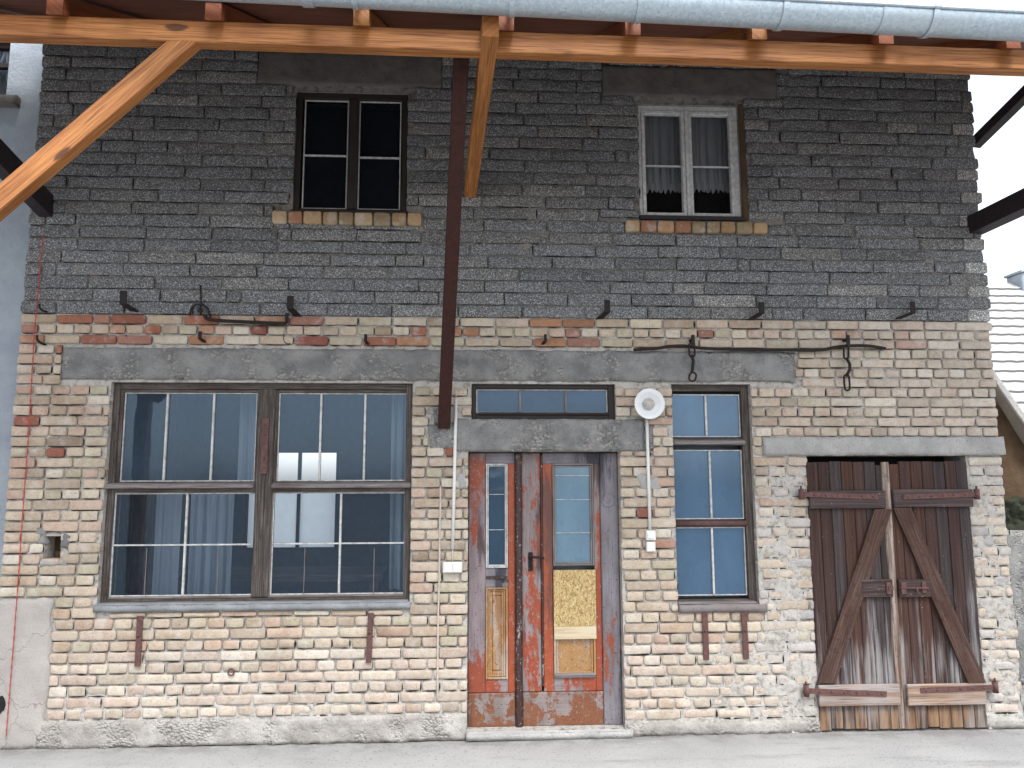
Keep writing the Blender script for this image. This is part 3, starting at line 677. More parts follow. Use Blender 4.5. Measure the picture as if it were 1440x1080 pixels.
# big workshop window
x0, x1, z0, z1 = BW
b = MB(); YF = .045
frame4(b, BW, .05, .05, .045, .045, YF, .15)
cx = (X(371, 600)+X(366, 780))/2
ztr = Z(365, 686)
b.box(cx-.062, cx+.062, YF-.012, .15, z0+.045, z1-.045, .006)
b.box(cx-.012, cx+.012, YF-.02, YF-.0125, z0+.05, z1-.05, .003)
b.box(x0+.05, cx-.062, YF-.01, .15, ztr-.028, ztr+.02, .004); b.box(cx+.062, x1-.05, YF-.01, .15, ztr-.028, ztr+.02, .004)
big = b.build('window', M['frame_wood'], BASE); big['label'] = 'wide dark timber workshop window with twenty panes'
b = MB()
for (a, c) in ((x0+.004, cx-.066), (cx+.066, x1-.004)): b.bar(((a), YF-.03, ztr+.018), (c, YF-.03, ztr+.018), .055, .03, (0, -.35, 1), .008)
b.build('weather_bar', M['frame_grey'], big)
for (xa, xb, top, vs, hs) in ((X(167, 610), X(357, 610), True, ((230+226)/2, (297+292)/2), ()), (X(388, 610), X(572, 610), True, (448, 511), ()),
                              (X(152, 766), X(356, 766), False, (255.5,), (766.5,)), (X(379, 766), X(572, 766), False, (476,), (766,))):
    if top: r = (xa-.002, xb, Z(365, 677), Z(365, 551)); pyv = 615
    else: r = (xa-.002, xb, Z(365, 839), Z(365, 693)); pyv = 766
    b = MB(); rr = (r[0]-.026, r[1]+.026, r[2]-.034, r[3]+.022); rr = (max(rr[0], x0+.051), min(rr[1], x1-.051), rr[2], rr[3])
    frame4(b, rr, r[0]-rr[0], rr[1]-r[1], .022, .034, .052, .10); b.build('sash', M['frame_grey' if not top else 'frame_wood'], big)
    light(big, r, .078, 'pane_blue' if top else 'pane_lower', [X(v, pyv) for v in vs], [Z(365, h) for h in hs])
for (px, pa, pb) in ((199, 772, 838), (302, 772, 838), (425, 772, 838), (524, 772, 838)):
    gbar(big, X(px, 805)-.003, X(px, 805)+.003, Z(px, pb), Z(px, pa), .072, 'frame_grey', .006, 'glass_joint')
b = MB(); b.box(cx-.026, cx+.026, YF-.026, YF-.0205, Z(368, 666), Z(368, 588), .002)
for py in (597, 612, 630, 645, 658): b.lathe((cx, YF-.026, Z(368, py)), (0, -1, 0), [(.008, 0), (.007, .003), (0, .005)], 10)
b.build('iron_plate', M['strap_iron'], big)
b = MB(); slab(b, (x0-.012, x1+.006, z0-.040, z0+.004), -.030, .12, .03, .004, 120, .004)
b.box(x0+.01, x1-.01, -.02, .09, z0+.0045, z0+.018, .004); b.build('window_sill', M['sill'], big)

# fanlight over the door
x0, x1, z0, z1 = FL
b = MB(); frame4(b, FL, .034, .05, .034, .052, .03, .13); b.box(x0+.05, x1-.05, .012, .0295, z0+.036, z0+.056, .005)
fan = b.build('window', M['dark_frame'], BASE); fan['label'] = 'low dark fanlight of three rippled panes above the door'
light(fan, (x0+.034, x1-.05, z0+.052, z1-.034), .075, 'pane_fan', [X(732, 563), X(796.5, 563)], (), .016, .012, .01, 'frame_grey')

# tall side window
x0, x1, z0, z1 = SW
b = MB(); frame4(b, SW, .012, .06, .05, .03, .05, .16); zt2 = Z(1000, 621)
b.box(x0+.012, x1-.06, .045, .155, zt2-.028, zt2+.028, .005)
sw = b.build('window', M['frame_wood'], BASE); sw['label'] = 'tall narrow window of six blue panes'
b = MB(); b.bar((x0+.008, .03, zt2-.004), (x1-.05, .03, zt2-.004), .045, .03, (0, -.35, 1), .008); b.build('weather_bar', M['frame_grey'], sw)
xr_ = x1-.062
light(sw, (x0+.013, xr_, Z(1000, 614), Z(1000, 553)), .09, 'pane_bright', [X(997, 584)])
light(sw, (x0+.013, xr_, Z(1000, 731), Z(1000, 632)), .09, 'pane_bright', [X(1003.5, 682)])
light(sw, (x0+.013, xr_, Z(1000, 840), Z(1000, 742)), .09, 'pane_bright', [X(1007, 790)])
b = MB(); b.tube([(x0+.01, .06, Z(1000, 736.5)), (x1-.05, .06, Z(1000, 736.5))], .022, 12); b.build('cross_rail', M['strap_iron'], sw)
b = MB(); slab(b, (x0+.004, x1+.05, z0-.052, z0+.004), -.03, .12, .02, .005, 140, .006); b.box(x0+.004, x1-.02, -.012, .10, z0+.0045, z0+.02, .004); b.build('window_sill', M['frame_grey'], sw)

# upper left window, dark
x0, x1, z0, z1 = UL
b = MB(); frame4(b, UL, .045, .045, .05, .045, .02, .12); b.box(X(496, 215)-.040, X(496, 215)+.040, .012, .12, z0+.045, z1-.05, .006)
b.box(x0-.012, x1+.012, -.02, .0195, z0-.018, z0+.02, .004)
ul = b.build('window', M['dark_frame'], BASE); ul['label'] = 'upper window in a black brown frame with unlit panes'
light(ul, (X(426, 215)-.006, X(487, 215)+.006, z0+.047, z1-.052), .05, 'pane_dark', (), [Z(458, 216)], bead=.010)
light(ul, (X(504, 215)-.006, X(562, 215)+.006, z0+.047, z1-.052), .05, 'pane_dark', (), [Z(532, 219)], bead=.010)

# upper right window, white with net curtains
x0, x1, z0, z1 = UR
b = MB(); frame4(b, UR, .034, .045, .045, .03, .03, .12); xm = X(968, 230)
b.box(xm-.014, xm+.014, .012, .11, z0+.03, z1-.045, .004)
for (a, c) in ((x0+.034, xm-.0145), (xm+.0145, x1-.045)): frame4(b, (a, c, z0+.03, z1-.045), .028, .028, .03, .03, .022, .08, .004)
ur = b.build('window', M['white_frame'], BASE); ur['label'] = 'upper window in flaking white paint with net curtains behind'
for (a, c) in ((x0+.062, xm-.0425), (xm+.0425, x1-.073)): light(ur, (a, c, z0+.06, z1-.075), .055, 'pane_clear', (), [Z(968, 231)], bead=.005, barmat='white_frame')
b = MB(); b.box(x0-.004, x1+.004, -.018, .0215, z0-.012, z0+.022, .004); b.build('window_sill', M['dark_steel'], ur)
b = MB(); b.box(x1+.002, x1+.046, -.007, .1, z0-.005, z1+.01, .006); b.build('reveal_render', M['brown_render'], ur)
for i, (a, c, pw, nm) in enumerate(((UL, (384, 595, 300, 317), ul, 0), (UR, (879, 1079, 313, 328), ur, 1))):
    b = MB(); xa, xb = X(c[0], 310), X(c[1], 310); za, zb = Z((c[0]+c[1])/2, c[3]), Z((c[0]+c[1])/2, c[2]); q = xa; n = 9
    ws = [rb.uniform(.85, 1.1) for _ in range(n)]; tot = sum(ws); 
    for k in range(n):
        w = (xb-xa)*ws[k]/tot
        cc = np.array([(.50, .30, .17), (.40, .27, .15), (.52, .36, .21), (.38, .20, .12), (.55, .42, .27), (.36, .28, .18)][rb.randrange(6)])
        unit(b, (q, q+w-.012, za+rb.uniform(-.004, .004), zb+rb.uniform(-.003, .003)), .035+rb.uniform(-.004, .004), .08, 0, tuple(cc*.8), rb.random()*40, edge=.012, rough=.003); q += w
    b.build('brick_sill', M['brick'], pw)

# ------------------------------------------------------------------ entrance door
YD = .10
b = MB()
def bx(mb, l, r, t, bt, y0, y1, pyx=None, ch=.004, mi=0):
    """box from photo measurements l/r (px at row pyx), t/bt (py)"""
    pyx = (t+bt)/2 if pyx is None else pyx
    mb.box(X(l, pyx, y0), X(r, pyx, y0), y0, y1, Z((l+r)/2, bt, y0), Z((l+r)/2, t, y0), ch, mi)
x0, x1, z0, z1 = DR
dz1 = z1-.006; zk = Z(760, 973, YD)
# frame posts and head (mat 0 grey, 1 red, 2 orange)
xa = x0+.004; xb = X(683, 800, YD); xgl0, xgl1 = X(683, 730, YD), X(714, 730, YD)
zg1, zg0 = Z(740, 652, YD), Z(740, 798, YD)
xst = X(724.5, 830, YD); xas = X(734, 830, YD); xcr = X(761, 830, YD); xo0 = X(764, 830, YD); xg0 = X(777, 730, YD); xg1 = X(835, 730, YD); xrs = X(846, 830, YD); xe = x1-.004
b.box(xrs, xe, YD-.02, YD+.07, z0, dz1, .006)                  # right post
b.box(xb, xst, YD+.001, YD+.06, zg1, dz1, .004)                # left top rail
b.box(xo0, xrs, YD+.001, YD+.06, zg1, dz1, .004)               # right top rail
door = b.build('door', M['door_grey'], BASE)
b = MB(); b.box(xa, xb, YD, YD+.06, zk, dz1, .005); b.build('stile', M['door_mauve'], door); door['label'] = 'peeling red and grey two leaf door with glazed upper panels'
b = MB(); b.box(xas, xcr, YD+.002, YD+.065, zk, dz1, .006); b.build('stile', M['door_red'], door)
b = MB(); b.box(xgl1, xst, YD+.001, YD+.06, zk, zg1, .004); b.build('stile', M['door_orange'], door)
b = MB(); b.box(xo0, xg0, YD+.001, YD+.06, zk, zg1, .004); b.build('stile', M['door_orange'], door)
b = MB(); b.box(xg1, xrs, YD+.001, YD+.06, zk, zg1, .004); b.build('stile', M['door_red'], door)
b = MB(); b.box(xst, xas, YD-.035, YD+.05, z0-.02, dz1+.002, .016); b.build('cover_strip', M['door_dark'], door)
b = MB(); b.box(xcr+.001, xo0-.001, YD-.006, YD+.03, Z(762, 965, YD), dz1-.02, .003); b.build('cover_strip', M['door_dark'], door)
# rails
zp1, zp0 = Z(700, 826, YD), Z(700, 955, YD)
b = MB(); b.box(xb, xgl1, YD+.002, YD+.06, zp1, zg0, .004); b.build('rail', M['door_grey'], door)
b = MB(); b.box(xb, xgl1, YD+.002, YD+.06, zk, zp0, .004); b.build('rail', M['door_red'], door)
b = MB(); b.bar((xb+.004, YD-.004, Z(700, 812, YD)), (xgl1-.006, YD-.004, Z(700, 812, YD)), .012, .02, (0, 0, 1), .005); b.build('moulding', M['door_dark'], door)
b = MB()
for q in (707, 713): b.lathe((X(q, 817, YD), YD+.001, Z(q, 817, YD)), (0, -1, 0), [(.012, 0), (.012, .002), (.008, .004), (.008, -.002), (0, -.002)], 12)
b.build('keyhole', M['black'], door)
b = MB(); zr0 = Z(805, 952, YD); b.box(xg0, xg1, YD+.002, YD+.06, zk, zr0, .004); b.build('rail', M['door_red'], door)
# glazing
def moulded(mb, r, w, y):
    xx0, xx1, zz0, zz1 = r
    for (w0, yy, cc) in ((0, y-.010, 0), (w*.55, y+.002, 0)):
        frame4(mb, (xx0+w0, xx1-w0, zz0+w0, zz1-w0), w*.5, w*.5, w*.5, w*.5, yy, y+.03, .003)
b = MB(); moulded(b, (xb+.001, xgl1-.001, zg0, zg1), .020, YD); b.build('moulding', M['putty'], door)
pane((xb+.016, xgl1-.016, zg0+.016, zg1-.016), YD+.02, 'pane_fan', door)
b = MB(); moulded(b, (xg0+.001, xg1-.001, zg0+.01, zg1), .024, YD); b.build('moulding', M['frame_grey'], door)
pane((xg0+.018, xg1-.018, zg0+.025, zg1-.018), YD+.02, 'pane_door', door)
for (a, c, pys) in ((xb+.026, xgl1-.026, (695, 745)), (xg0+.024, xg1-.024, (669, 703, 750))):
    for py in pys: gbar(door, a, c, Z(740, py, YD)-.0025, Z(740, py, YD)+.0025, YD+.015, 'putty', .003, 'glass_joint')
# left lower panel
b = MB(); moulded(b, (xb+.001, xgl1-.001, zp0, zp1), .030, YD); b.build('moulding', M['door_ochre'], door)
b = MB(); frame4(b, (xb+.031, xgl1-.031, zp0+.031, zp1-.031), .02, .02, .03, .03, YD+.006, YD+.03, .006); b.box(xb+.0515, xgl1-.0515, YD-.001, YD+.03, zp0+.0615, zp1-.0615, .010)
b.build('panel', M['door_ochre'], door)
# right lower panel, board over it
zo1, zo0, zo2 = Z(806, 801, YD), Z(806, 880, YD), Z(806, 898, YD)
b = MB(); b.box(xg0+.03, xg1-.03, YD+.012, YD+.03, zr0+.03, zo1-.02, .004); b.build('panel', M['door_ochre'], door)
b = MB(); moulded(b, (xg0+.001, xg1-.001, zr0, zo1-.02), .034, YD); b.build('moulding', M['door_ochre'], door)
b = MB(); b.bar((xg0+.004, YD-.008, zr0+.014), (xg1-.004, YD-.008, zr0+.014), .024, .032, (0, -.4, 1), .006); b.build('moulding', M['frame_grey'], door)
b = MB(); b.box(xg0+.001, xg1+.003, YD-.022, YD-.0105, zo0, zo1, .001); o = b.build('patch_board', M['osb'], door); o['label'] = 'yellow strand board patch'
b = MB(); b.box(xg0+.003, xg1+.003, YD-.021, YD-.0105, zo2, zo0-.001, .001); b.build('patch_board', M['osb_pale'], door)
# kick boards
b = MB(); b.box(xa, xst-.002, YD-.012, YD+.05, z0, zk-.002, .005); b.build('kick_board', M['door_kick'], door)
b = MB(); b.box(xas+.002, xrs-.002, YD-.012, YD+.05, z0, zk-.002, .005); b.build('kick_board', M['door_kick'], door)
# rosette scar on the right post, lock and lever
b = MB(); b.lathe((X(854, 703, YD), YD-.021, Z(854, 703, YD)), (0, -1, 0), [(.055, -.001), (.054, .003), (.042, .004), (.040, .0015), (.022, .0015), (.020, .004), (.009, .005), (0, .002)], 28); b.build('rosette', M['door_grey'], door)
b = MB(); xl, zl = X(746, 785, YD), Z(746, 785, YD); b.box(xl-.017, xl+.017, YD-.006, YD+.001, zl-.095, zl+.045, .004); b.build('lock_plate', M['iron'], door)
b = MB(); b.tube([(xl, YD-.004, zl+.01), (xl, YD-.05, zl+.01), (xl+.012, YD-.062, zl+.012), (xl+.05, YD-.064, zl+.013), (xl+.10, YD-.060, zl+.004)], [.011, .010, .010, .0095, .008], 10)
b.lathe((xl, YD-.006, zl+.01), (0, -1, 0), [(.02, 0), (.018, .006), (0, .008)], 14); b.lathe((xl, YD-.006, zl-.05), (0, -1, 0), [(.010, 0), (.009, .003), (0, .0035)], 12); b.build('handle', M['iron'], door)
# threshold step
b = MB(); slab(b, (x0-.005, x1+.05, .0, .052), -.05, .2, .02, .004, 160, .004); b.add([(x0-.005, -.047, .05), (x1+.045, -.047, .05), (x1+.045, .2, .052), (x0-.005, .2, .052)], [(0, 1, 2, 3)])
b.build('door_step', M['concrete_pale'], BASE)
# black sheet stands in for the unlit space behind the barn door
b = MB(); b.box(BD[0]-.05, BD[1]+.05, .29, .31, 0, BD[3]+.05, .001); b.build('dark_void', M['black'], BASE)

# ------------------------------------------------------------------ barn doors: two leaves of boards
def sk(px, py, y): return np.array([X(px, py, y), y, Z(px, py, y)])
YB = -.012
xm = (X(1249, 650, YB)+X(1269, 1028, YB))/2
xl, xr2 = X(1134, 650, YB)-.002, (X(1361, 650, YB)+X(1387, 1027, YB))/2+.002
ztop, zbot = Z(1250, 649, YB), .018
def boards(a, c, n, side):
    b = MB(); w = (c-a)/n
    for k in range(n):
        t = rb.random(); cc = np.array((.046, .027, .023)) if t < .5 else (np.array((.046, .038, .039)) if t < .85 else np.array((.064, .033, .024)))
        dz = rb.uniform(-.008, .006); top = ztop + rb.uniform(-.008, .004) - (.02 if (side < 0 and k == n-1) or (side > 0 and k == 0) else 0)
        b.box(a+k*w+.002, a+(k+1)*w-.002, YB+rb.uniform(-.002, .002), YB+.026, zbot+dz, top, .004, 0, tuple(cc*rb.uniform(.8, 1.15)))
    return b
for side, (a, c, lab) in ((-1, (xl, xm-.003, 'left leaf of the weathered barn door')), (1, (xm+.003, xr2, 'right leaf of the weathered barn door'))):
    leaf = boards(a, c, 7, side).build('barn_door', M['barn'], BASE); leaf['label'] = lab
    Y1, Y0 = YB-.004, YB-.032
    if side < 0: tl, bl = (1139, 1246, 690, 715), (1152, 1266, 963, 993)
    else: tl, bl = (1257, 1369, 688, 713), (1277, 1387, 962, 992)
    for q, cc in ((tl, (.065, .05, .05)), (bl, (.29, .215, .16))):
        b = MB(); bx(b, q[0], q[1], q[2], q[3], Y0, Y1, ch=.005); b.c = [cc]*len(b.f); b.build('ledge', M['barn'], leaf)
    # diagonal brace
    b = MB()
    if side < 0: pa, pb = sk(1243, 716, Y0), sk(1163, 961, Y0)
    else: pa, pb = sk(1269, 714, Y0), sk(1375, 961, Y0)
    pa[1] = pb[1] = (Y0+Y1)/2; dx = (pb[0]-pa[0]); hw = .068
    v = []
    for yy in (Y0+.002, Y1): v += [(pa[0]-hw, yy, pa[2]), (pa[0]+hw, yy, pa[2]), (pb[0]+hw, yy, pb[2]), (pb[0]-hw, yy, pb[2])]
    L = abs(pa[2]-pb[2])
    b.add(v, [(0, 3, 2, 1), (4, 5, 6, 7), (0, 1, 5, 4), (1, 2, 6, 5), (2, 3, 7, 6), (3, 0, 4, 7)], 0, (.048, .029, .025), [(3, 7), (3, 7.13), (3+L, 7.13), (3+L, 7)]*2)
    b.build('brace', M['brace_wood'], leaf)
    # lock block
    b = MB(); q = (1212, 1256, 815, 840) if side < 0 else (1265, 1309, 815, 840)
    bx(b, q[0], q[1], q[2], q[3], Y0, Y1, ch=.004); b.c = [(.05, .036, .034)]*len(b.f); b.build('lock_block', M['barn'], leaf)
    b = MB()
    if side < 0: bx(b, 1247, 1254, 819, 836, Y0-.014, Y0-.0005); bx(b, 1250, 1257, 824, 830, Y0-.02, Y0-.0145)
    else:
        bx(b, 1268, 1275, 819, 836, Y0-.014, Y0-.0005); bx(b, 1297, 1303, 818, 834, Y0-.010, Y0-.0005)
        p, q2 = sk(1266, 827, Y0-.012), sk(1306, 827, Y0-.012); b.tube([p, q2], .007, 8); b.tube([sk(1290, 826, Y0-.012), sk(1290, 832, Y0-.03), sk(1294, 838, Y0-.03)], .006, 8)
    b.build('bolt', M['strap_iron'], leaf)
    # strap hinges with rivets and pintles
    for (p0, p1) in (((1127, 695), (1235, 699)), ((1134, 971.5), (1247, 976))) if side < 0 else (((1374, 695), (1270, 699)), ((1400, 966.5), (1295, 971))):
        b = MB(); A, B_ = sk(*p0, Y0-.006), sk(*p1, Y0-.006)
        b.bar(A, B_, .006, .038, (0, 0, 1), .002)
        for k in range(6):
            q = A*(1-(.16+k*.155))+B_*(.16+k*.155); b.lathe((q[0], Y0-.009, q[2]), (0, -1, 0), [(.008, 0), (.007, .004), (0, .006)], 10)
        b.build('strap_hinge', M['strap_iron'], leaf)
        b = MB(); b.tube([(A[0], Y0-.004, A[2]-.04), (A[0], Y0-.004, A[2]+.04)], .020, 14); b.tube([(A[0], Y0-.004, A[2]+.04), (A[0], Y0-.004, A[2]+.065)], .008, 8)
        b.tube([(A[0]-side*0, Y0-.004, A[2]-.02), (A[0], .05, A[2]-.02)], .010, 8); b.build('pintle', M['strap_iron'], leaf)
    if side < 0:
        b = MB(); n = 40; zs = np.linspace(zbot+.004, ztop-.004, n); P = np.zeros((n, 4, 3))
        for i, zz in enumerate(zs):
            f = .034+.016*float(vn(zz, 3, 2.5, 2)); cxm = xm-.015+.008*float(vn(zz, 9, 2, 3))
            if zz < .28: f *= .9
            P[i] = [(cxm-f, YB+.002, zz), (cxm-f*.7, YB-.012, zz), (cxm+f*.7, YB-.013, zz), (cxm+f, YB+.002, zz)]
        b.grid(P.transpose(1, 0, 2), 0, (1, 1, 1), [(float(q[2]), float(q[0])) for q in P.transpose(1, 0, 2).reshape(-1, 3)]); o = b.build('cover_strip', m_wood('bleached_split_strip', (.11, .06, .038), (.40, .35, .31), (.05, .026, .018), False, .85, 45, .4), leaf); o['label'] = 'pale split strip along the door joint'

# ------------------------------------------------------------------ furnishings seen through the glass
def curtain(name, xa, xb, za, zb, y, folds, amp, mat, label, skew=0, hem=None):
    b = MB(); n, m = 90, 14; P = np.zeros((n, m, 3))
    for i in range(n):
        t = i/(n-1)
        for j in range(m):
            s = j/(m-1); zz = za+(zb-za)*s; fl = amp*(1-.5*s)
            P[i, j] = (xa+(xb-xa)*t + skew*(1-s)*(t-.5) + .3*fl*math.sin(t*folds*4.1+1), y+fl*math.sin(t*folds*6.283+.6*math.sin(s*3+t*9))+.4*fl*math.sin(t*folds*11+2), zz)
    b.grid(P, 0, smooth=True)
    o = b.build(name, M[mat], None, ((xa+xb)/2, y, za)); tag(o, label, 'curtain')
    if hem is not None:
        b = MB(); n2 = 120; P = np.zeros((n2, 4, 3))
        for i in range(n2):
            t = i/(n2-1); sc = abs(math.sin(t*math.pi*hem))
            for j in range(4): P[i, j] = (xa+(xb-xa)*t, y-.012+amp*math.sin(t*folds*6.283)*.9, za+.05-(j/3)*(.055+.035*sc))
        b.grid(P, 0, smooth=True); b.build('lace_hem', M['lace'], o)
    return o
curtain('curtain', X(546, 700, .35), X(582, 700, .35), 1.0, 2.6, .42, 4, .035, 'curtain', 'pale blue curtain hanging at the right end of the wide workshop window')
curtain('curtain', X(258, 760, .6), X(322, 760, .6), .75, 1.78, .7, 6, .03, 'curtain', 'pale curtain hanging low behind the left half of the wide workshop window')
0 and curtain('curtain', X(492, 760, .5), X(540, 760, .5), .75, 1.85, .75, 3, .02, 'curtain', 'flat pale cloth hanging behind the lower right panes of the wide workshop window')
curtain('net_curtain', UR[0]+.05, (UR[0]+UR[1])/2-.02, Z(930, 264, .16), UR[3]+.02, .19, 7, .018, 'net', 'left grey net curtain with a lace hem in the white upper window', 0, 9)
curtain('net_curtain', (UR[0]+UR[1])/2+.02, UR[1]-.03, Z(1004, 264, .16), UR[3]+.02, .19, 7, .018, 'net', 'right grey net curtain with a lace hem in the white upper window', 0, 9)
curtain('blind', SW[0]-.05, SW[1]+.05, .9, 2.65, .30, 2, .006, 'curtain', 'plain cloth drawn flat behind the tall narrow window')
curtain('blind', DR[0]+.6, DR[1]-.02, 1.0, 2.07, .32, 1.5, .006, 'curtain', 'plain cloth hanging behind the large door pane')
b = MB(); x0, x1, z0, z1 = BWIN
zmid = Z(400, 684, RB)
frame4(b, (x0, x1, z0, z1), .04, .04, .04, .04, RB+.05, RB+.12); xm2 = (x0+x1)/2+.08
b.box(xm2-.02, xm2+.02, RB+.055, RB+.11, z0+.04, z1-.04); b.box(x0+.04, xm2-.021, RB+.056, RB+.11, zmid-.025, zmid+.025); b.box(xm2+.021, x1-.04, RB+.056, RB+.11, zmid-.025, zmid+.025)
rw = b.build('window', M['dark_frame'], BASE); rw['label'] = 'rear window seen through the room'
for (a, c) in ((x0+.04, xm2-.021), (xm2+.021, x1-.04)):
    q = MB(); q.add([(a, RB+.08, z0+.04), (c, RB+.08, z0+.04), (c, RB+.08, zmid-.025), (a, RB+.08, zmid-.025)], [(0, 1, 2, 3)]); q.build('pane', M['frosted'], rw)
curtain('curtain', X(211, 760, .55), X(249, 760, .55), .9, 1.78, .62, 2, .015, 'curtain', 'narrow pale cloth hanging behind the lower left panes beside a dark cupboard')
curtain('curtain', X(330, 610, .5), X(357, 610, .5), 1.75, 2.6, .6, 2, .015, 'curtain', 'short pale cloth hanging behind the upper left panes next to the centre post')
t = empty('cupboard', (-2.5, .95, .02), 'dark cupboard standing inside behind the lower left panes of the wide window', 'cupboard')
b = MB(); b.box(-2.95, X(208, 760, .95), .95, 1.35, .02, 1.84, .008); b.build('carcass', M['dark_frame'], t)
b = MB(); b.box(-2.93, -2.62, .932, .949, .1, 1.80, .004); b.build('cupboard_door', M['frame_wood'], t)
# workbench in the room
t = empty('workbench', (-1.75, 1.6, .02), 'dim workbench standing inside behind the lower workshop panes', 'workbench')
b = MB(); b.box(-2.7, -.8, 1.3, 1.95, .95, 1.02); b.build('bench_top', M['frame_wood'], t)
for xx in (-2.62, -.88):
    for yy in (1.37, 1.88): b = MB(); b.box(xx-.04, xx+.04, yy-.04, yy+.04, .02, .949); b.build('leg', M['frame_wood'], t)

# ------------------------------------------------------------------ canopy in front of the wall
CAN = empty('timber_canopy', (.4, -1.7, 0), 'orange glazed timber canopy with purlin, rafters and braces over the yard', 'canopy')
YP0, YP1 = -1.78, -1.70
def lerpX(p, q, x): t = (x-p[0])/(q[0]-p[0]); return p+(q-p)*t
pbl, pbr = at(0, 49, YP0), at(1440, 97.5, YP0); ptl, ptr = at(0, 19.5, YP0), at(1440, 69, YP0)
A = lerpX(pbl, pbr, -4.3); B_ = lerpX(pbl, pbr, 5.2); HP = float(np.mean([ptl[2]-pbl[2], ptr[2]-pbr[2]]))
def zpur(x): return float(lerpX(pbl, pbr, x)[2])
b = MB(); b.bar((A[0], (YP0+YP1)/2, A[2]+HP/2), (B_[0], (YP0+YP1)/2, B_[2]+HP/2), YP1-YP0, HP, (0, 0, 1), .004); b.build('purlin', M['orange_wood'], CAN)
SL = math.tan(math.radians(27))
RX = [-3.05, X(77, 15, -1.84), X(300, 20, -1.84), X(508, 30, -1.84), X(712, 40, -1.84), X(890, 45, -1.84), X(1068, 55, -1.84), X(1246, 60, -1.84), X(1425, 68, -1.84), 3.9, 4.6]
YR0 = -1.845
for i, xx in enumerate(RX):
    zb = zpur(xx)+HP-.035; w = .085; b = MB(); hh = .10
    P = []
    for sx in (-w/2, w/2):
        P += [(xx+sx, YR0, zb), (xx+sx, YR0, zb+hh), (xx+sx, .02, zb+hh+SL*(.02-YR0)), (xx+sx, .02, zb+SL*(.02-YR0))]
    r1 = random.random()*30
    b.add(P, [(0, 1, 2, 3), (7, 6, 5, 4), (0, 4, 5, 1), (1, 5, 6, 2), (2, 6, 7, 3), (3, 7, 4, 0)], 0, uv=[(p[1]+r1, p[2]-SL*p[1]+p[0]*1.0) for p in P]); b.build('rafter', M['red_wood'] if i % 3 else M['orange_wood'], CAN)
b = MB(); zr = zpur(.4)+HP+.030; XS = -.0145
P = [(-4.4, YR0-.10, zr-.05+.0), (5.3, YR0-.10, zr-.05-.07), (5.3, .0, zr-.05-.07+SL*1.945), (-4.4, .0, zr-.05+SL*1.945)]
nb = 14
for k in range(nb):
    y0, y1 = YR0-.01+k*1.855/nb, YR0-.01+(k+1)*1.855/nb-.004
    zf = lambda x, y: zr+.040+XS*(x-.4)+SL*(y-YR0)
    v = [(-4.4, y0, zf(-4.4, y0)), (5.3, y0, zf(5.3, y0)), (5.3, y1, zf(5.3, y1)), (-4.4, y1, zf(-4.4, y1))]
    v += [(p[0], p[1], p[2]+.024) for p in v]
    b.add(v, [(3, 2, 1, 0), (4, 5, 6, 7), (0, 1, 5, 4), (1, 2, 6, 5), (2, 3, 7, 6), (3, 0, 4, 7)], 0, uv=[(p[0]+k*3.1, p[1]*1.0) for p in v])
b.build('roof_boards', M['roof_board'], CAN)
b = MB(); nt = 8
for k in range(nt):
    y0, y1 = YR0-.02+k*1.865/nt, YR0-.02+(k+1)*1.865/nt+.03
    zf = lambda x, y: zr+.067+XS*(x-.4)+SL*(y-YR0)
    v = [(-4.4, y0, zf(-4.4, y0)+.016), (5.3, y0, zf(5.3, y0)+.016), (5.3, y1, zf(5.3, y1)+.002), (-4.4, y1, zf(-4.4, y1)+.002)]; v += [(p[0], p[1], p[2]+.010) for p in v]
    b.add(v, [(3, 2, 1, 0), (4, 5, 6, 7), (0, 1, 5, 4), (1, 2, 6, 5), (2, 3, 7, 6), (3, 0, 4, 7)])
b.build('roof_tiles', M['dark_tiles'], CAN)
# central beam that runs from the gutter back to the wall, its front end in front of the purlin
p0 = at(690, 52, -1.90); p1 = at(661, 276, -.06); hb = .13; wbm = .092
b = MB(); za = float(p0[2]); d = np.array([p1[0]-p0[0], p1[1]-p0[1], p1[2]-za])
b.bar((p0[0], -1.90, za+hb/2), (p1[0], -.02, p1[2]+hb/2), wbm, hb, (0, 0, 1), .004); b.build('cross_beam', M['orange_wood'], CAN)
# dark strut from the wall up to the canopy
b = MB(); q0 = at(624, 604, -.02); q1 = at(650, 88, -1.52)
b.bar((q0[0], .0, q0[2]+.03), (q1[0], -1.60, q1[2]+.12), .09, .09, (0, 0, 1), .003); b.build('strut', M['dark_red_steel'], CAN)
# left brace in the plane of the purlin, with its post further left
b = MB(); y_ = (YP0+YP1)/2
e0 = at(270, 45, YP0); e1 = at(-60, 327, YP0)
e0[1] = e1[1] = y_; b.bar(e0, e1+(e1-e0)*.42, .076, .115, (0, 0, 1), .004); b.build('brace', M['orange_wood'], CAN)
e2 = e1+(e1-e0)*.42
b = MB(); b.box(e2[0]-.14, e2[0]-.02, y_-.06, y_+.06, 0, zpur(e2[0])-.002, .004); b.build('post', M['orange_wood'], CAN)
b = MB(); b.box(4.9, 5.02, y_-.06, y_+.06, 0, zpur(4.96)-.002, .004); b.build('post', M['orange_wood'], CAN)
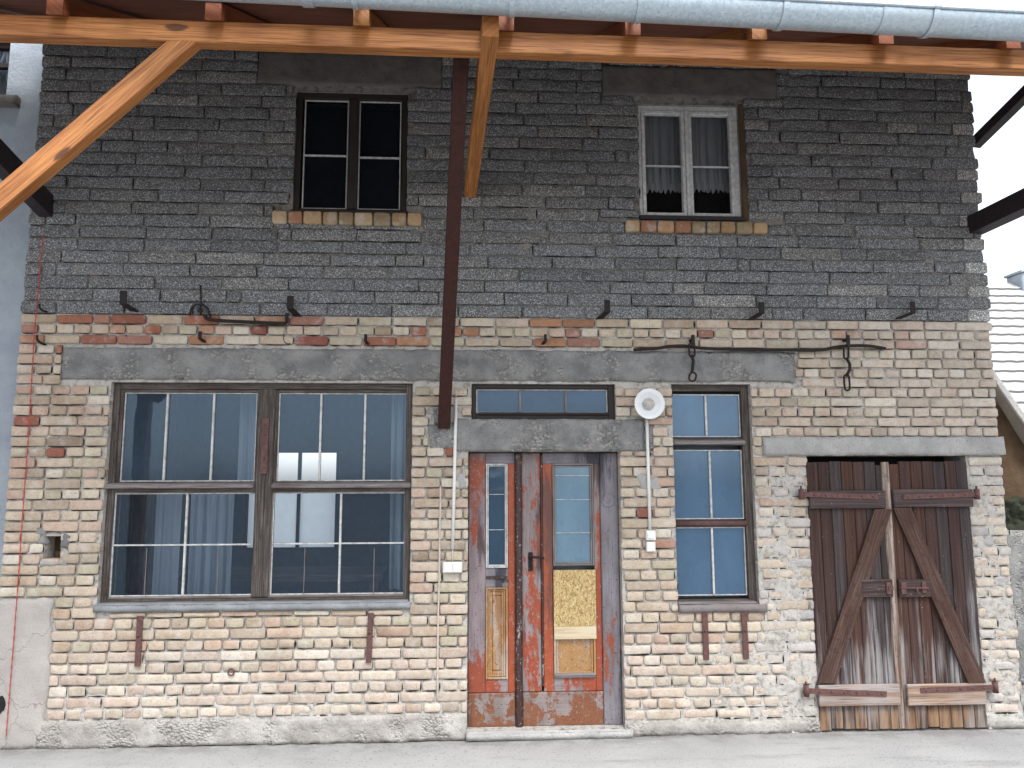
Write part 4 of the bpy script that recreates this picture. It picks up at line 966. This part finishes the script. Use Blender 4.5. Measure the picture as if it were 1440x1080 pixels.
# dark steel members at both ends of the wall
b = MB(); a0 = at(66, 292, -.0); a1 = at(-40, 170, -1.0); b.bar((a0[0], .03, a0[2]), (a1[0]-.05, -1.0, a1[2]), .10, .17, (0, 0, 1), .004); o = b.build('end_strut', M['dark_steel'], CAN)
b = MB(); a0 = at(1371, 317, .0); a1 = at(1440, 284, -.5); d = a1-a0; b.bar(a0-d*.04, a0+d*2.6, .13, .15, (0, 0, 1), .004); b.build('end_beam', M['dark_steel'], CAN)
b = MB(); a0 = at(1373, 200, .1); a1 = at(1440, 134, -.35); d = a1-a0; b.bar(a0-d*.05, a0+d*2.2, .085, .085, (0, 0, 1), .004); b.build('end_strut', M['dark_steel'], CAN)

# gutter
YG = -1.985; RG = .092
def zg(x): t = (x-X(675, 21, YG))/(X(1294, 52, YG)-X(675, 21, YG)); za, zb = Z(675, 21, YG), Z(1294, 52, YG); return za+(zb-za)*t+RG*1.2
GUT = empty('rain_gutter', (.4, YG, zg(.4)), 'half round zinc rain gutter hung along the canopy edge', 'gutter')
b = MB(); n = 20; xs = np.linspace(-4.4, 5.3, 40)
P = np.zeros((40, n, 3)); Pi = np.zeros((40, n, 3))
for i, xx in enumerate(xs):
    for k in range(n):
        a = math.pi + math.pi*k/(n-1)
        P[i, k] = (xx, YG+RG*math.cos(a), zg(xx)+RG*math.sin(a)); Pi[i, k] = (xx, YG+(RG-.003)*math.cos(a), zg(xx)+(RG-.003)*math.sin(a))
b.grid(P[:, ::-1], smooth=True); b.grid(Pi, smooth=True)
b.tube([(xx, YG-RG-.006, zg(xx)+.004) for xx in xs[::3]], .010, 10)
b.build('gutter_channel', M['zinc'], GUT)
for px, py in ((432, 10), (499, 12), (720, 25), (897, 35), (1098, 44), (1305, 54), (160, 0)):
    xx = X(px, py, YG); b = MB(); P = np.zeros((2, n, 3)); w = .016 if px != 432 else .03
    Q = []
    for s_, rr in ((-w, RG+.008), (w, RG+.008)):
        Q.append([(xx+s_, YG+rr*math.cos(math.pi+math.pi*k/(n-1)), zg(xx)+rr*math.sin(math.pi+math.pi*k/(n-1))) for k in range(n)])
    b.grid(np.array(Q)[:, ::-1], smooth=True)
    for s_ in (-w, w): b.grid(np.array([[(xx+s_, YG+rr*math.cos(math.pi+math.pi*k/(n-1)), zg(xx)+rr*math.sin(math.pi+math.pi*k/(n-1))) for k in range(n)] for rr in (RG, RG+.008)]))
    b.tube([(xx-w, YG-RG-.008, zg(xx)+.004), (xx+w, YG-RG-.008, zg(xx)+.004)], .014, 10)
    b.bar((xx, YG+RG-.002, zg(xx)+.0), (xx, YG+RG+.03, zg(xx)+.03), 2*w, .005); b.build('gutter_bracket', M['zinc'], GUT)
xx = X(1235, 48, YG); b = MB(); Q = [[(xx+s_, YG+(RG+.003)*math.cos(math.pi+math.pi*k/(n-1)), zg(xx)+(RG+.003)*math.sin(math.pi+math.pi*k/(n-1))) for k in range(n)] for s_ in (-.012, .10)]
b.grid(np.array(Q)[:, ::-1], smooth=True); b.build('gutter_sleeve', M['zinc'], GUT)

# ------------------------------------------------------------------ things fixed to or hung on the wall
def hook_flat(px, py_top, px_b, py_b, w, label, grp, name='wall_hook', L=.10):
    """flat iron bracket: shank out of the wall, then bent up"""
    p = at(px_b, py_b, 0); q = elb0 = at(px, (py_top+py_b)/2, -L); tz = float(at(px, py_top, -L)[2])
    elb = at(px, py_b-.42*(py_b-py_top), -L)
    t = empty(name, (float(p[0]), 0, float(p[2])), label, 'hook', grp)
    b = MB(); b.bar((p[0], .03, p[2]), (elb[0], -L, elb[2]), w*1.1, .012, (0, 0, 1), .002); b.bar((elb[0], -L-.001, elb[2]-.004), (q[0], -L, tz), w, .010, (0, 1, 0), .002)
    b.lathe((q[0], -L-.005, tz-.02), (0, -1, 0), [(.005, 0), (.004, .003), (0, .004)], 8)
    b.build('bracket', M['iron'], t); return t
G1 = 'flat iron brackets in the lowest block course'
hook_flat(173, 409, 193, 440, .052, 'broad bent iron bracket in the lowest block course, leftmost of its row', G1)
hook_flat(408, 416, 420, 446, .050, 'broad bent iron bracket beside the right end of the short iron bar', G1)
hook_flat(854, 422, 841, 450, .045, 'bent iron bracket above the fanlight and left of the lamp', G1)
hook_flat(1071, 425, 1053, 451, .045, 'bent iron bracket with a nail hole above the long rod, second from the right corner', G1)
hook_flat(1284, 424, 1256, 451, .040, 'bent iron bracket nearest the right corner of the wall', G1)
G2 = 'small iron hooks in the red brick courses'
hook_flat(281, 466, 290, 483, .026, 'small rusty hook in the bricks just below the short iron bar', G2, L=.06)
hook_flat(514, 470, 519, 486, .022, 'small rusty hook in the bricks above the right end of the wide window', G2, L=.06)
hook_flat(767, 470, 761, 486, .022, 'small rusty hook in the bricks above the fanlight', G2, L=.06)
def wire(name, pts, r, label, cat, mat='iron', grp=None):
    P = [tuple(at(px, py, y)) for px, py, y in pts]; b = MB()
    # smooth the polyline
    for _ in range(2):
        Q = [P[0]]
        for a, c in zip(P[:-1], P[1:]): a = np.array(a); c = np.array(c); Q += [tuple(a*.75+c*.25), tuple(a*.25+c*.75)]
        Q.append(P[-1]); P = Q
    b.tube(P, r, 8); return tag(b.build(name, M[mat], None, P[0]), label, cat, grp)
wire('wall_hook', [(52, 472, -.05), (52, 478, -.06), (58, 483, -.05), (66, 485, .03)], .009, 'small curved hook at the far left end of the red brick courses', 'hook', 'iron', G2)
wire('wall_hook', [(55, 428, -.05), (56, 434, -.06), (62, 438, -.05), (72, 439, .03)], .008, 'small curved hook low in the blocks at the far left edge of the wall', 'hook', 'iron', G1)
wire('bent_nail', [(177, 470, -.012), (179, 478, -.012), (184, 482, -.012), (192, 483, .02)], .0035, 'thin bent nail in the bricks at the left above the long lintel', 'nail')
wire('bent_nail', [(399, 470, -.012), (399, 480, -.012), (404, 484, -.012), (409, 483, -.012), (409, 476, .02)], .0035, 'thin wire bent in a loop below the right end of the short bar', 'nail')
wire('iron_bar', [(288, 443, -.05), (290, 449, -.055), (310, 451, -.055), (350, 453, -.055), (398, 455, -.055), (403, 454, -.055), (403, 446, -.06), (404, 440, -.06)], .014, 'short rusty iron bar hung across the top brick courses at left', 'bar')
t = empty('ring_hook', tuple(at(282, 440, -.02)), 'spidery iron hook with a ring carrying the left end of the short bar', 'hook')
b = MB(); b.tube([at(282, 401, -.02), at(283, 425, -.03), at(281, 437, -.05), at(283, 446, .02)], .006, 8); b.tube([at(267, 443, -.05), at(269, 434, -.05), at(276, 428, -.05), at(284, 428, -.05), at(292, 433, -.05), at(296, 446, -.05)], .008, 8); b.build('hook_rod', M['iron'], t)
b = MB(); b.lathe(at(282, 437, -.045), (0, -1, 0), [(.018, 0), (.018, .015), (.008, .02), (0, .02)], 12); b.build('boss', M['iron'], t)
# the long rod on its two hooks
wire('iron_rod', [(891, 492, -.05), (905, 491, -.05), (925, 490, -.05), (940, 487, -.05), (965, 486, -.05), (985, 490, -.05), (1040, 491.5, -.05), (1100, 492, -.05), (1155, 493, -.05), (1175, 488, -.05), (1195, 486, -.05), (1222, 486, -.05), (1245, 490, -.05)], .0125,
     'long bent iron rod lying across the right end of the concrete lintel', 'rod')
def link(mb, c, ln, w, r, ang=0, tilt=0):
    P = []
    for k in range(21):
        a = 2*math.pi*k/20; x = w*math.cos(a); z = (ln-w)*(1 if math.sin(a) > 0 else -1)*(abs(math.sin(a)) > .02) + w*math.sin(a)
        P.append((c[0]+x*math.cos(ang)+z*math.sin(tilt), c[1]+x*math.sin(ang), c[2]+z*math.cos(tilt)))
    mb.tube(P, r, 8, cap=False)
def chain(px, label, links, tw):
    t = empty('hook_chain', tuple(at(px, 482, -.03)), label, 'chain', 'hooks with chain links on the iron rod')
    b = MB(); p = at(px, 480, -.04); b.bar((p[0], .03, p[2]+.01), (p[0], -.075, p[2]+.01), .03, .02); b.bar((p[0], -.07, p[2]+.045), (p[0], -.07, p[2]-.05), .028, .012, (0, 1, 0)); b.build('hook', M['iron'], t)
    for (x, y, ln, w, ang, tilt) in links:
        b = MB(); link(b, at(x, y, -.062), ln, w, .0075, ang, tilt); b.build('chain_link', M['iron'], t)
    b = MB(); b.tube([at(x, y, -.062) for x, y in tw], [.012]*len(tw), 8); b.build('twisted_link', M['iron'], t)
chain(973, 'iron hook and chain with a round ring in front of the concrete lintel', [(973, 492, .055, .022, 0, 0), (974, 530, .035, .030, .25, .15)], [(973, 499), (975, 508), (974, 518), (973, 524)])
chain(1190, 'iron hook and chain with a narrow open link in front of bare bricks', [(1190, 495, .055, .024, .3, .05), (1191, 538, .062, .024, .2, 0)], [(1190, 503), (1195, 512), (1195, 520), (1190, 529)])
G3 = 'flat irons below the windows'
def strap(px_t, py_t, px_b, py_b, w, label):
    t = empty('iron_strap', tuple(at(px_b, py_b, 0)), label, 'iron strap', G3)
    b = MB(); a = at(px_t, py_t, -.028); c = at(px_b, py_b, -.022); b.bar(a, c, w, .012, (0, 1, 0), .002); b.build('flat_bar', M['strap_iron'], t)
    b = MB(); m_ = a*.62+c*.38; b.lathe((m_[0], -.034, m_[2]), (0, -1, 0), [(.013, 0), (.013, .005), (.008, .010), (0, .011)], 6)
    b.bar((m_[0], -.02, m_[2]), (m_[0], .04, m_[2]), .02, .012); b.build('bolt', M['strap_iron'], t)
strap(197, 866, 193.5, 937, .042, 'flat iron strap below the left half of the wide window')
strap(521.5, 862, 518.5, 932, .040, 'flat iron strap below the right end of the wide window')
strap(991, 861, 993.5, 928, .042, 'flat iron strap below the tall window, the left one of the pair')
strap(1046, 861, 1049.5, 927, .042, 'flat iron strap below the tall window, the right one of the pair')
t = empty('iron_ring', tuple(at(325, 945, 0)), 'tiny iron ring in the bricks below the wide window', 'ring')
b = MB(); c = at(325, 945, -.02); b.tube([(c[0]+.022*math.cos(k*math.pi/10), -.02, c[2]+.022*math.sin(k*math.pi/10)) for k in range(21)], .005, 8, cap=False); b.build('ring', M['strap_iron'], t)
b = MB(); b.tube([(c[0]-.015, -.02, c[2]+.015), (c[0]-.018, .03, c[2]+.018)], .005, 8); b.build('staple', M['strap_iron'], t)

# lamp
p = at(912, 568, -.06)
t = empty('wall_lamp', (float(p[0]), 0, float(p[2])), 'round white enamel lamp on the bricks between the door and the tall window', 'lamp')
ax = (-.02, -1, -.05); c0 = (float(p[0]), -.05, float(p[2]))
b = MB(); R_ = .113; b.lathe(c0, ax, [(.03, -.03), (.045, -.01), (R_*.75, .012), (R_, .045), (R_+.004, .050), (R_, .053), (R_*.72, .022), (.05, .004), (.0, 0)], 40); b.build('lamp_shade', M['enamel'], t)
b = MB(); b.lathe((c0[0], c0[1]+.003, c0[2]), ax, [(.046, .0), (.046, .015), (.041, .032), (.030, .045), (.015, .052), (0, .054)], 24); b.build('lamp_glass', M['bulb'], t)

b = MB(); b.lathe((c0[0], .01, c0[2]), (0, -1, 0), [(.05, 0), (.05, .02), (.03, .035), (.03, .06), (0, .06)], 20); b.build('lamp_base', M['white_plastic'], t)
def pipe(name, pts, r, label, cat, mat): return wire(name, pts, r, label, cat, mat)
b = MB(); b.tube([at(909.5, 588, -.022), at(914, 745, -.022)], .0125, 12); cp = b.build('conduit', M['white_plastic'], None, tuple(at(914, 745, 0))); tag(cp, 'white conduit running down from the round lamp to the switch', 'conduit')
t = empty('light_switch', tuple(at(915, 775, 0)), 'white surface switch and box at the foot of the lamp conduit', 'switch')
b = MB(); bx(b, 909, 922.5, 746, 760, -.05, -.002, ch=.005); b.build('switch_box', M['white_plastic'], t)
b = MB(); bx(b, 911.5, 920, 749, 757, -.058, -.0505, ch=.003); b.build('rocker', M['enamel'], t)
b = MB(); bx(b, 909.5, 922, 762, 776, -.048, -.002, ch=.005); b.build('socket_box', M['white_plastic'], t)
b = MB(); b.tube([at(641.5, 560, -.018), at(639, 670, -.018), at(636.5, 772, -.018)], .0125, 12); cp = b.build('conduit', M['white_plastic'], None, tuple(at(636, 772, 0))); tag(cp, 'white conduit running down the bricks left of the red door', 'conduit')
b = MB(); P = [at(641.5, 559, -.018), at(641, 551, -.018), at(643, 546, -.018), at(648, 545.5, -.018), at(652, 549, -.01), at(652.5, 551, .02)]; b.tube(P, .006, 8); b.build('cable_end', M['cable'], cp); b = MB(); b.tube([at(636.5, 772, -.018), at(636, 792, -.018)], .006, 8); b.build('cable_end', M['cable'], cp)
t = empty('socket_box', tuple(at(636, 806, 0)), 'cream double socket box on the bricks left of the red door', 'socket')
b = MB(); bx(b, 622.5, 650, 790.5, 806, -.045, -.002, ch=.006); b.build('box', M['white_plastic'], t)
b = MB(); bx(b, 624.5, 635.7, 792, 804.5, -.052, -.0455, ch=.003); b.build('flap', M['white_plastic'], t)
b = MB(); bx(b, 637, 648, 792, 804.5, -.052, -.0455, ch=.003); b.build('flap', M['white_plastic'], t)
wire('cable', [(620, 683, .02), (619, 686, -.012), (619.5, 700, -.016), (618.5, 740, -.015), (618, 790, -.016), (617, 840, -.015), (616, 870, -.016), (615.5, 920, -.015), (615, 975, -.014), (615, 985, .02)], .0075, 'thin grey pink cable running down the bricks beside the socket box', 'cable', 'cable')
# red marking string down the left edge
b = MB(); pts = [at(61, 330, -.03), at(48, 470, -.03), at(41, 600, -.03), at(32, 720, -.03), at(26, 810, -.03), at(17, 930, -.03), at(8, 1040, -.03)]
P = []
for a, c in zip(pts[:-1], pts[1:]):
    nn = 26
    for k in range(nn): P.append(a+(c-a)*k/nn)
b.tube(P, [.0028 if k % 3 else .0048 for k in range(len(P))], 6); tag(b.build('string_line', M['red_string'], None, tuple(pts[-1])), 'thin red plumb string hanging down the left edge of the wall', 'string')

# ------------------------------------------------------------------ neighbours
NY = .32
t = empty('plaster_house', (-5, NY, 0), 'neighbouring house of blue grey roughcast at the left edge', 'building')
nw = (X(-70, 60, NY), X(15, 60, NY), Z(8, 138, NY), Z(8, 52, NY))
b = MB(); sheet(b, -9, XL-.02+.35, 0, 7.5, [nw], .10, lambda x, z: NY-.004*vn(x, z, 7, 31), 0)
reveals(b, [nw], NY, NY+.2, 0)
b.add([(-9, NY+.2, 0), (XL+.3, NY+.2, 0), (XL+.3, NY+.2, 7.5), (-9, NY+.2, 7.5)], [(0, 1, 2, 3)]); b.build('wall', M['blue_plaster'], t)
b = MB(); frame4(b, nw, .05, .05, .05, .05, NY+.08, NY+.14); b.box(nw[0]+.05, nw[1]-.05, NY+.085, NY+.13, Z(8, 84, NY)-.02, Z(8, 84, NY)+.02); wn_ = b.build('window', M['dark_frame'], t)
pane((nw[0]+.05, nw[1]-.05, nw[2]+.05, nw[3]-.05), NY+.11, 'pane_clear', wn_)
b = MB(); slab(b, (nw[0]-.1, X(29, 145, NY), Z(8, 152, NY), nw[2]), NY-.06, NY+.1, .02, .006, 200, .004); b.build('window_sill', M['concrete_dark'], wn_)
for i, xx in enumerate(np.linspace(nw[0]+.1, nw[1]-.02, 6)):
    b = MB(); zq = Z(8, 84, NY); b.tube([(xx, NY+.15, zq+.02), (xx+.05, NY+.15, zq+.22)], .012, 6); b.tube([(xx+.06, NY+.15, zq+.02), (xx+.05, NY+.15, zq+.22)], .012, 6); b.tube([(xx, NY+.15, zq-.12), (xx, NY+.15, zq-.04)], .016, 6); b.build('curtain_fold', M['lace'], wn_)

# far right: pale tiled house, brown wall, low concrete wall
HY = 6.0
t = empty('tiled_house', (12, HY+4, 0), 'house with an overexposed pale tiled roof beyond the right corner', 'building')
zr1, zr0 = Z(1415, 400, HY+4.5), Z(1415, 640, HY)
b = MB(); nrow = 18
for k in range(nrow):
    a, c = k/nrow, (k+1.12)/nrow; y0, y1 = HY+4.5*a, HY+4.5*c; za, zc = zr0+(zr1-zr0)*a, zr0+(zr1-zr0)*c; nx = 60
    xs = np.linspace(7.0, 18, nx*2)
    P = np.zeros((len(xs), 3, 3))
    for i, xx in enumerate(xs):
        wv = .006*math.sin(xx*2*math.pi/.30)
        P[i] = [(xx, y0+.12, za-.03), (xx, y0, za+.075+wv), (xx, y1, zc+.015+wv)]
    b.grid(P)
P = np.array([[(7.02, HY+.10, zr0-.10), (7.02, HY+4.6, zr1-.06)], [(17.98, HY+.10, zr0-.10), (17.98, HY+4.6, zr1-.06)]]); b.grid(P); b.grid(P-np.array([0, 0, .12]))
b.grid(np.array([[(7.02, HY+4.6, zr1+.02), (7.02, HY+9.0, zr0-.05)], [(17.98, HY+4.6, zr1+.02), (17.98, HY+9.0, zr0-.05)]]))
b.build('roof', M['pale_tiles'], t)
b = MB(); b.box(7.3, 17.5, HY+.35, HY+8.5, 0, zr0+.15, .01); b.build('wall', M['plaster'], t)
cy_ = HY+4.2; cc = at(1446, 393, cy_); b = MB(); b.box(float(cc[0])-.14, float(cc[0])+.5, cy_, cy_+.5, float(cc[2])-.9, float(cc[2])+.16, .02); b.box(float(cc[0])-.18, float(cc[0])+.54, cy_-.04, cy_+.54, float(cc[2])+.162, float(cc[2])+.22, .02); b.build('chimney', M['blue_plaster'], t)
WY = 1.5
v = [at(1380, 530, WY), at(1500, 690, WY)]
b = MB(); n = 30; P = np.zeros((n, 16, 3)); xs = np.linspace(X(1385, 600, WY), X(1385, 600, WY)+2.6, n)
def ztop2(x): a, c = at(1405, 556, WY), at(1440, 607, WY); return float(a[2]+(c[2]-a[2])*(x-a[0])/(c[0]-a[0]))
for i, xx in enumerate(xs):
    zt = max(ztop2(xx), 1.35)
    for j in range(16):
        zz = zt*j/15; P[i, j] = (xx, WY-.05*float(vn(xx, zz, 3, 41))-.03*float(vn(xx, zz, 9, 42)), zz)
b.grid(P, smooth=True); b.grid(P[::-1]+np.array([0, .4, 0])); b.grid(np.stack([P[:, -1], P[:, -1]+np.array([0, .4, 0])], 1))
t = empty('brown_wall', (float(xs[0]), WY, 0), 'crumbling brown gable wall beyond the right corner of the bricks', 'wall')
b.build('wall_face', M['brown_render'], t)
b = MB(); k0, k1 = at(1400, 548, WY-.06), at(1470, 648, WY-.06); b.bar(k0-(k1-k0)*.3+np.array([0, .2, 0]), k1+np.array([0, .2, 0]), .62, .07, (0, 0, 1), .01); b.build('coping', M['concrete_pale'], t)
b = MB(); slab(b, (X(1380, 720, WY-.1), X(1475, 720, WY-.1), Z(1430, 752, WY-.1), Z(1430, 703, WY-.1)), WY-.10, WY+.02, .02, .05, 210, .05); b.build('moss', M['moss'], t)
LY = 1.15
b = MB(); slab(b, (X(1385, 760, LY), X(1385, 760, LY)+3, 0, Z(1432, 748, LY)), LY, LY+.3, .05, .01, 220, .006); b.add([(X(1385, 760, LY), LY+.004, Z(1432, 748, LY)-.003), (X(1385, 760, LY)+3, LY+.004, Z(1432, 748, LY)-.003), (X(1385, 760, LY)+3, LY+.3, Z(1432, 748, LY)), (X(1385, 760, LY), LY+.3, Z(1432, 748, LY))], [(0, 1, 2, 3)])
tag(b.build('low_wall', M['concrete'], None, (X(1385, 760, LY), LY, 0)), 'low grey concrete wall at the right edge below the brown gable', 'wall')

for o in S.objects:
    if '_base' in o: del o['_base']
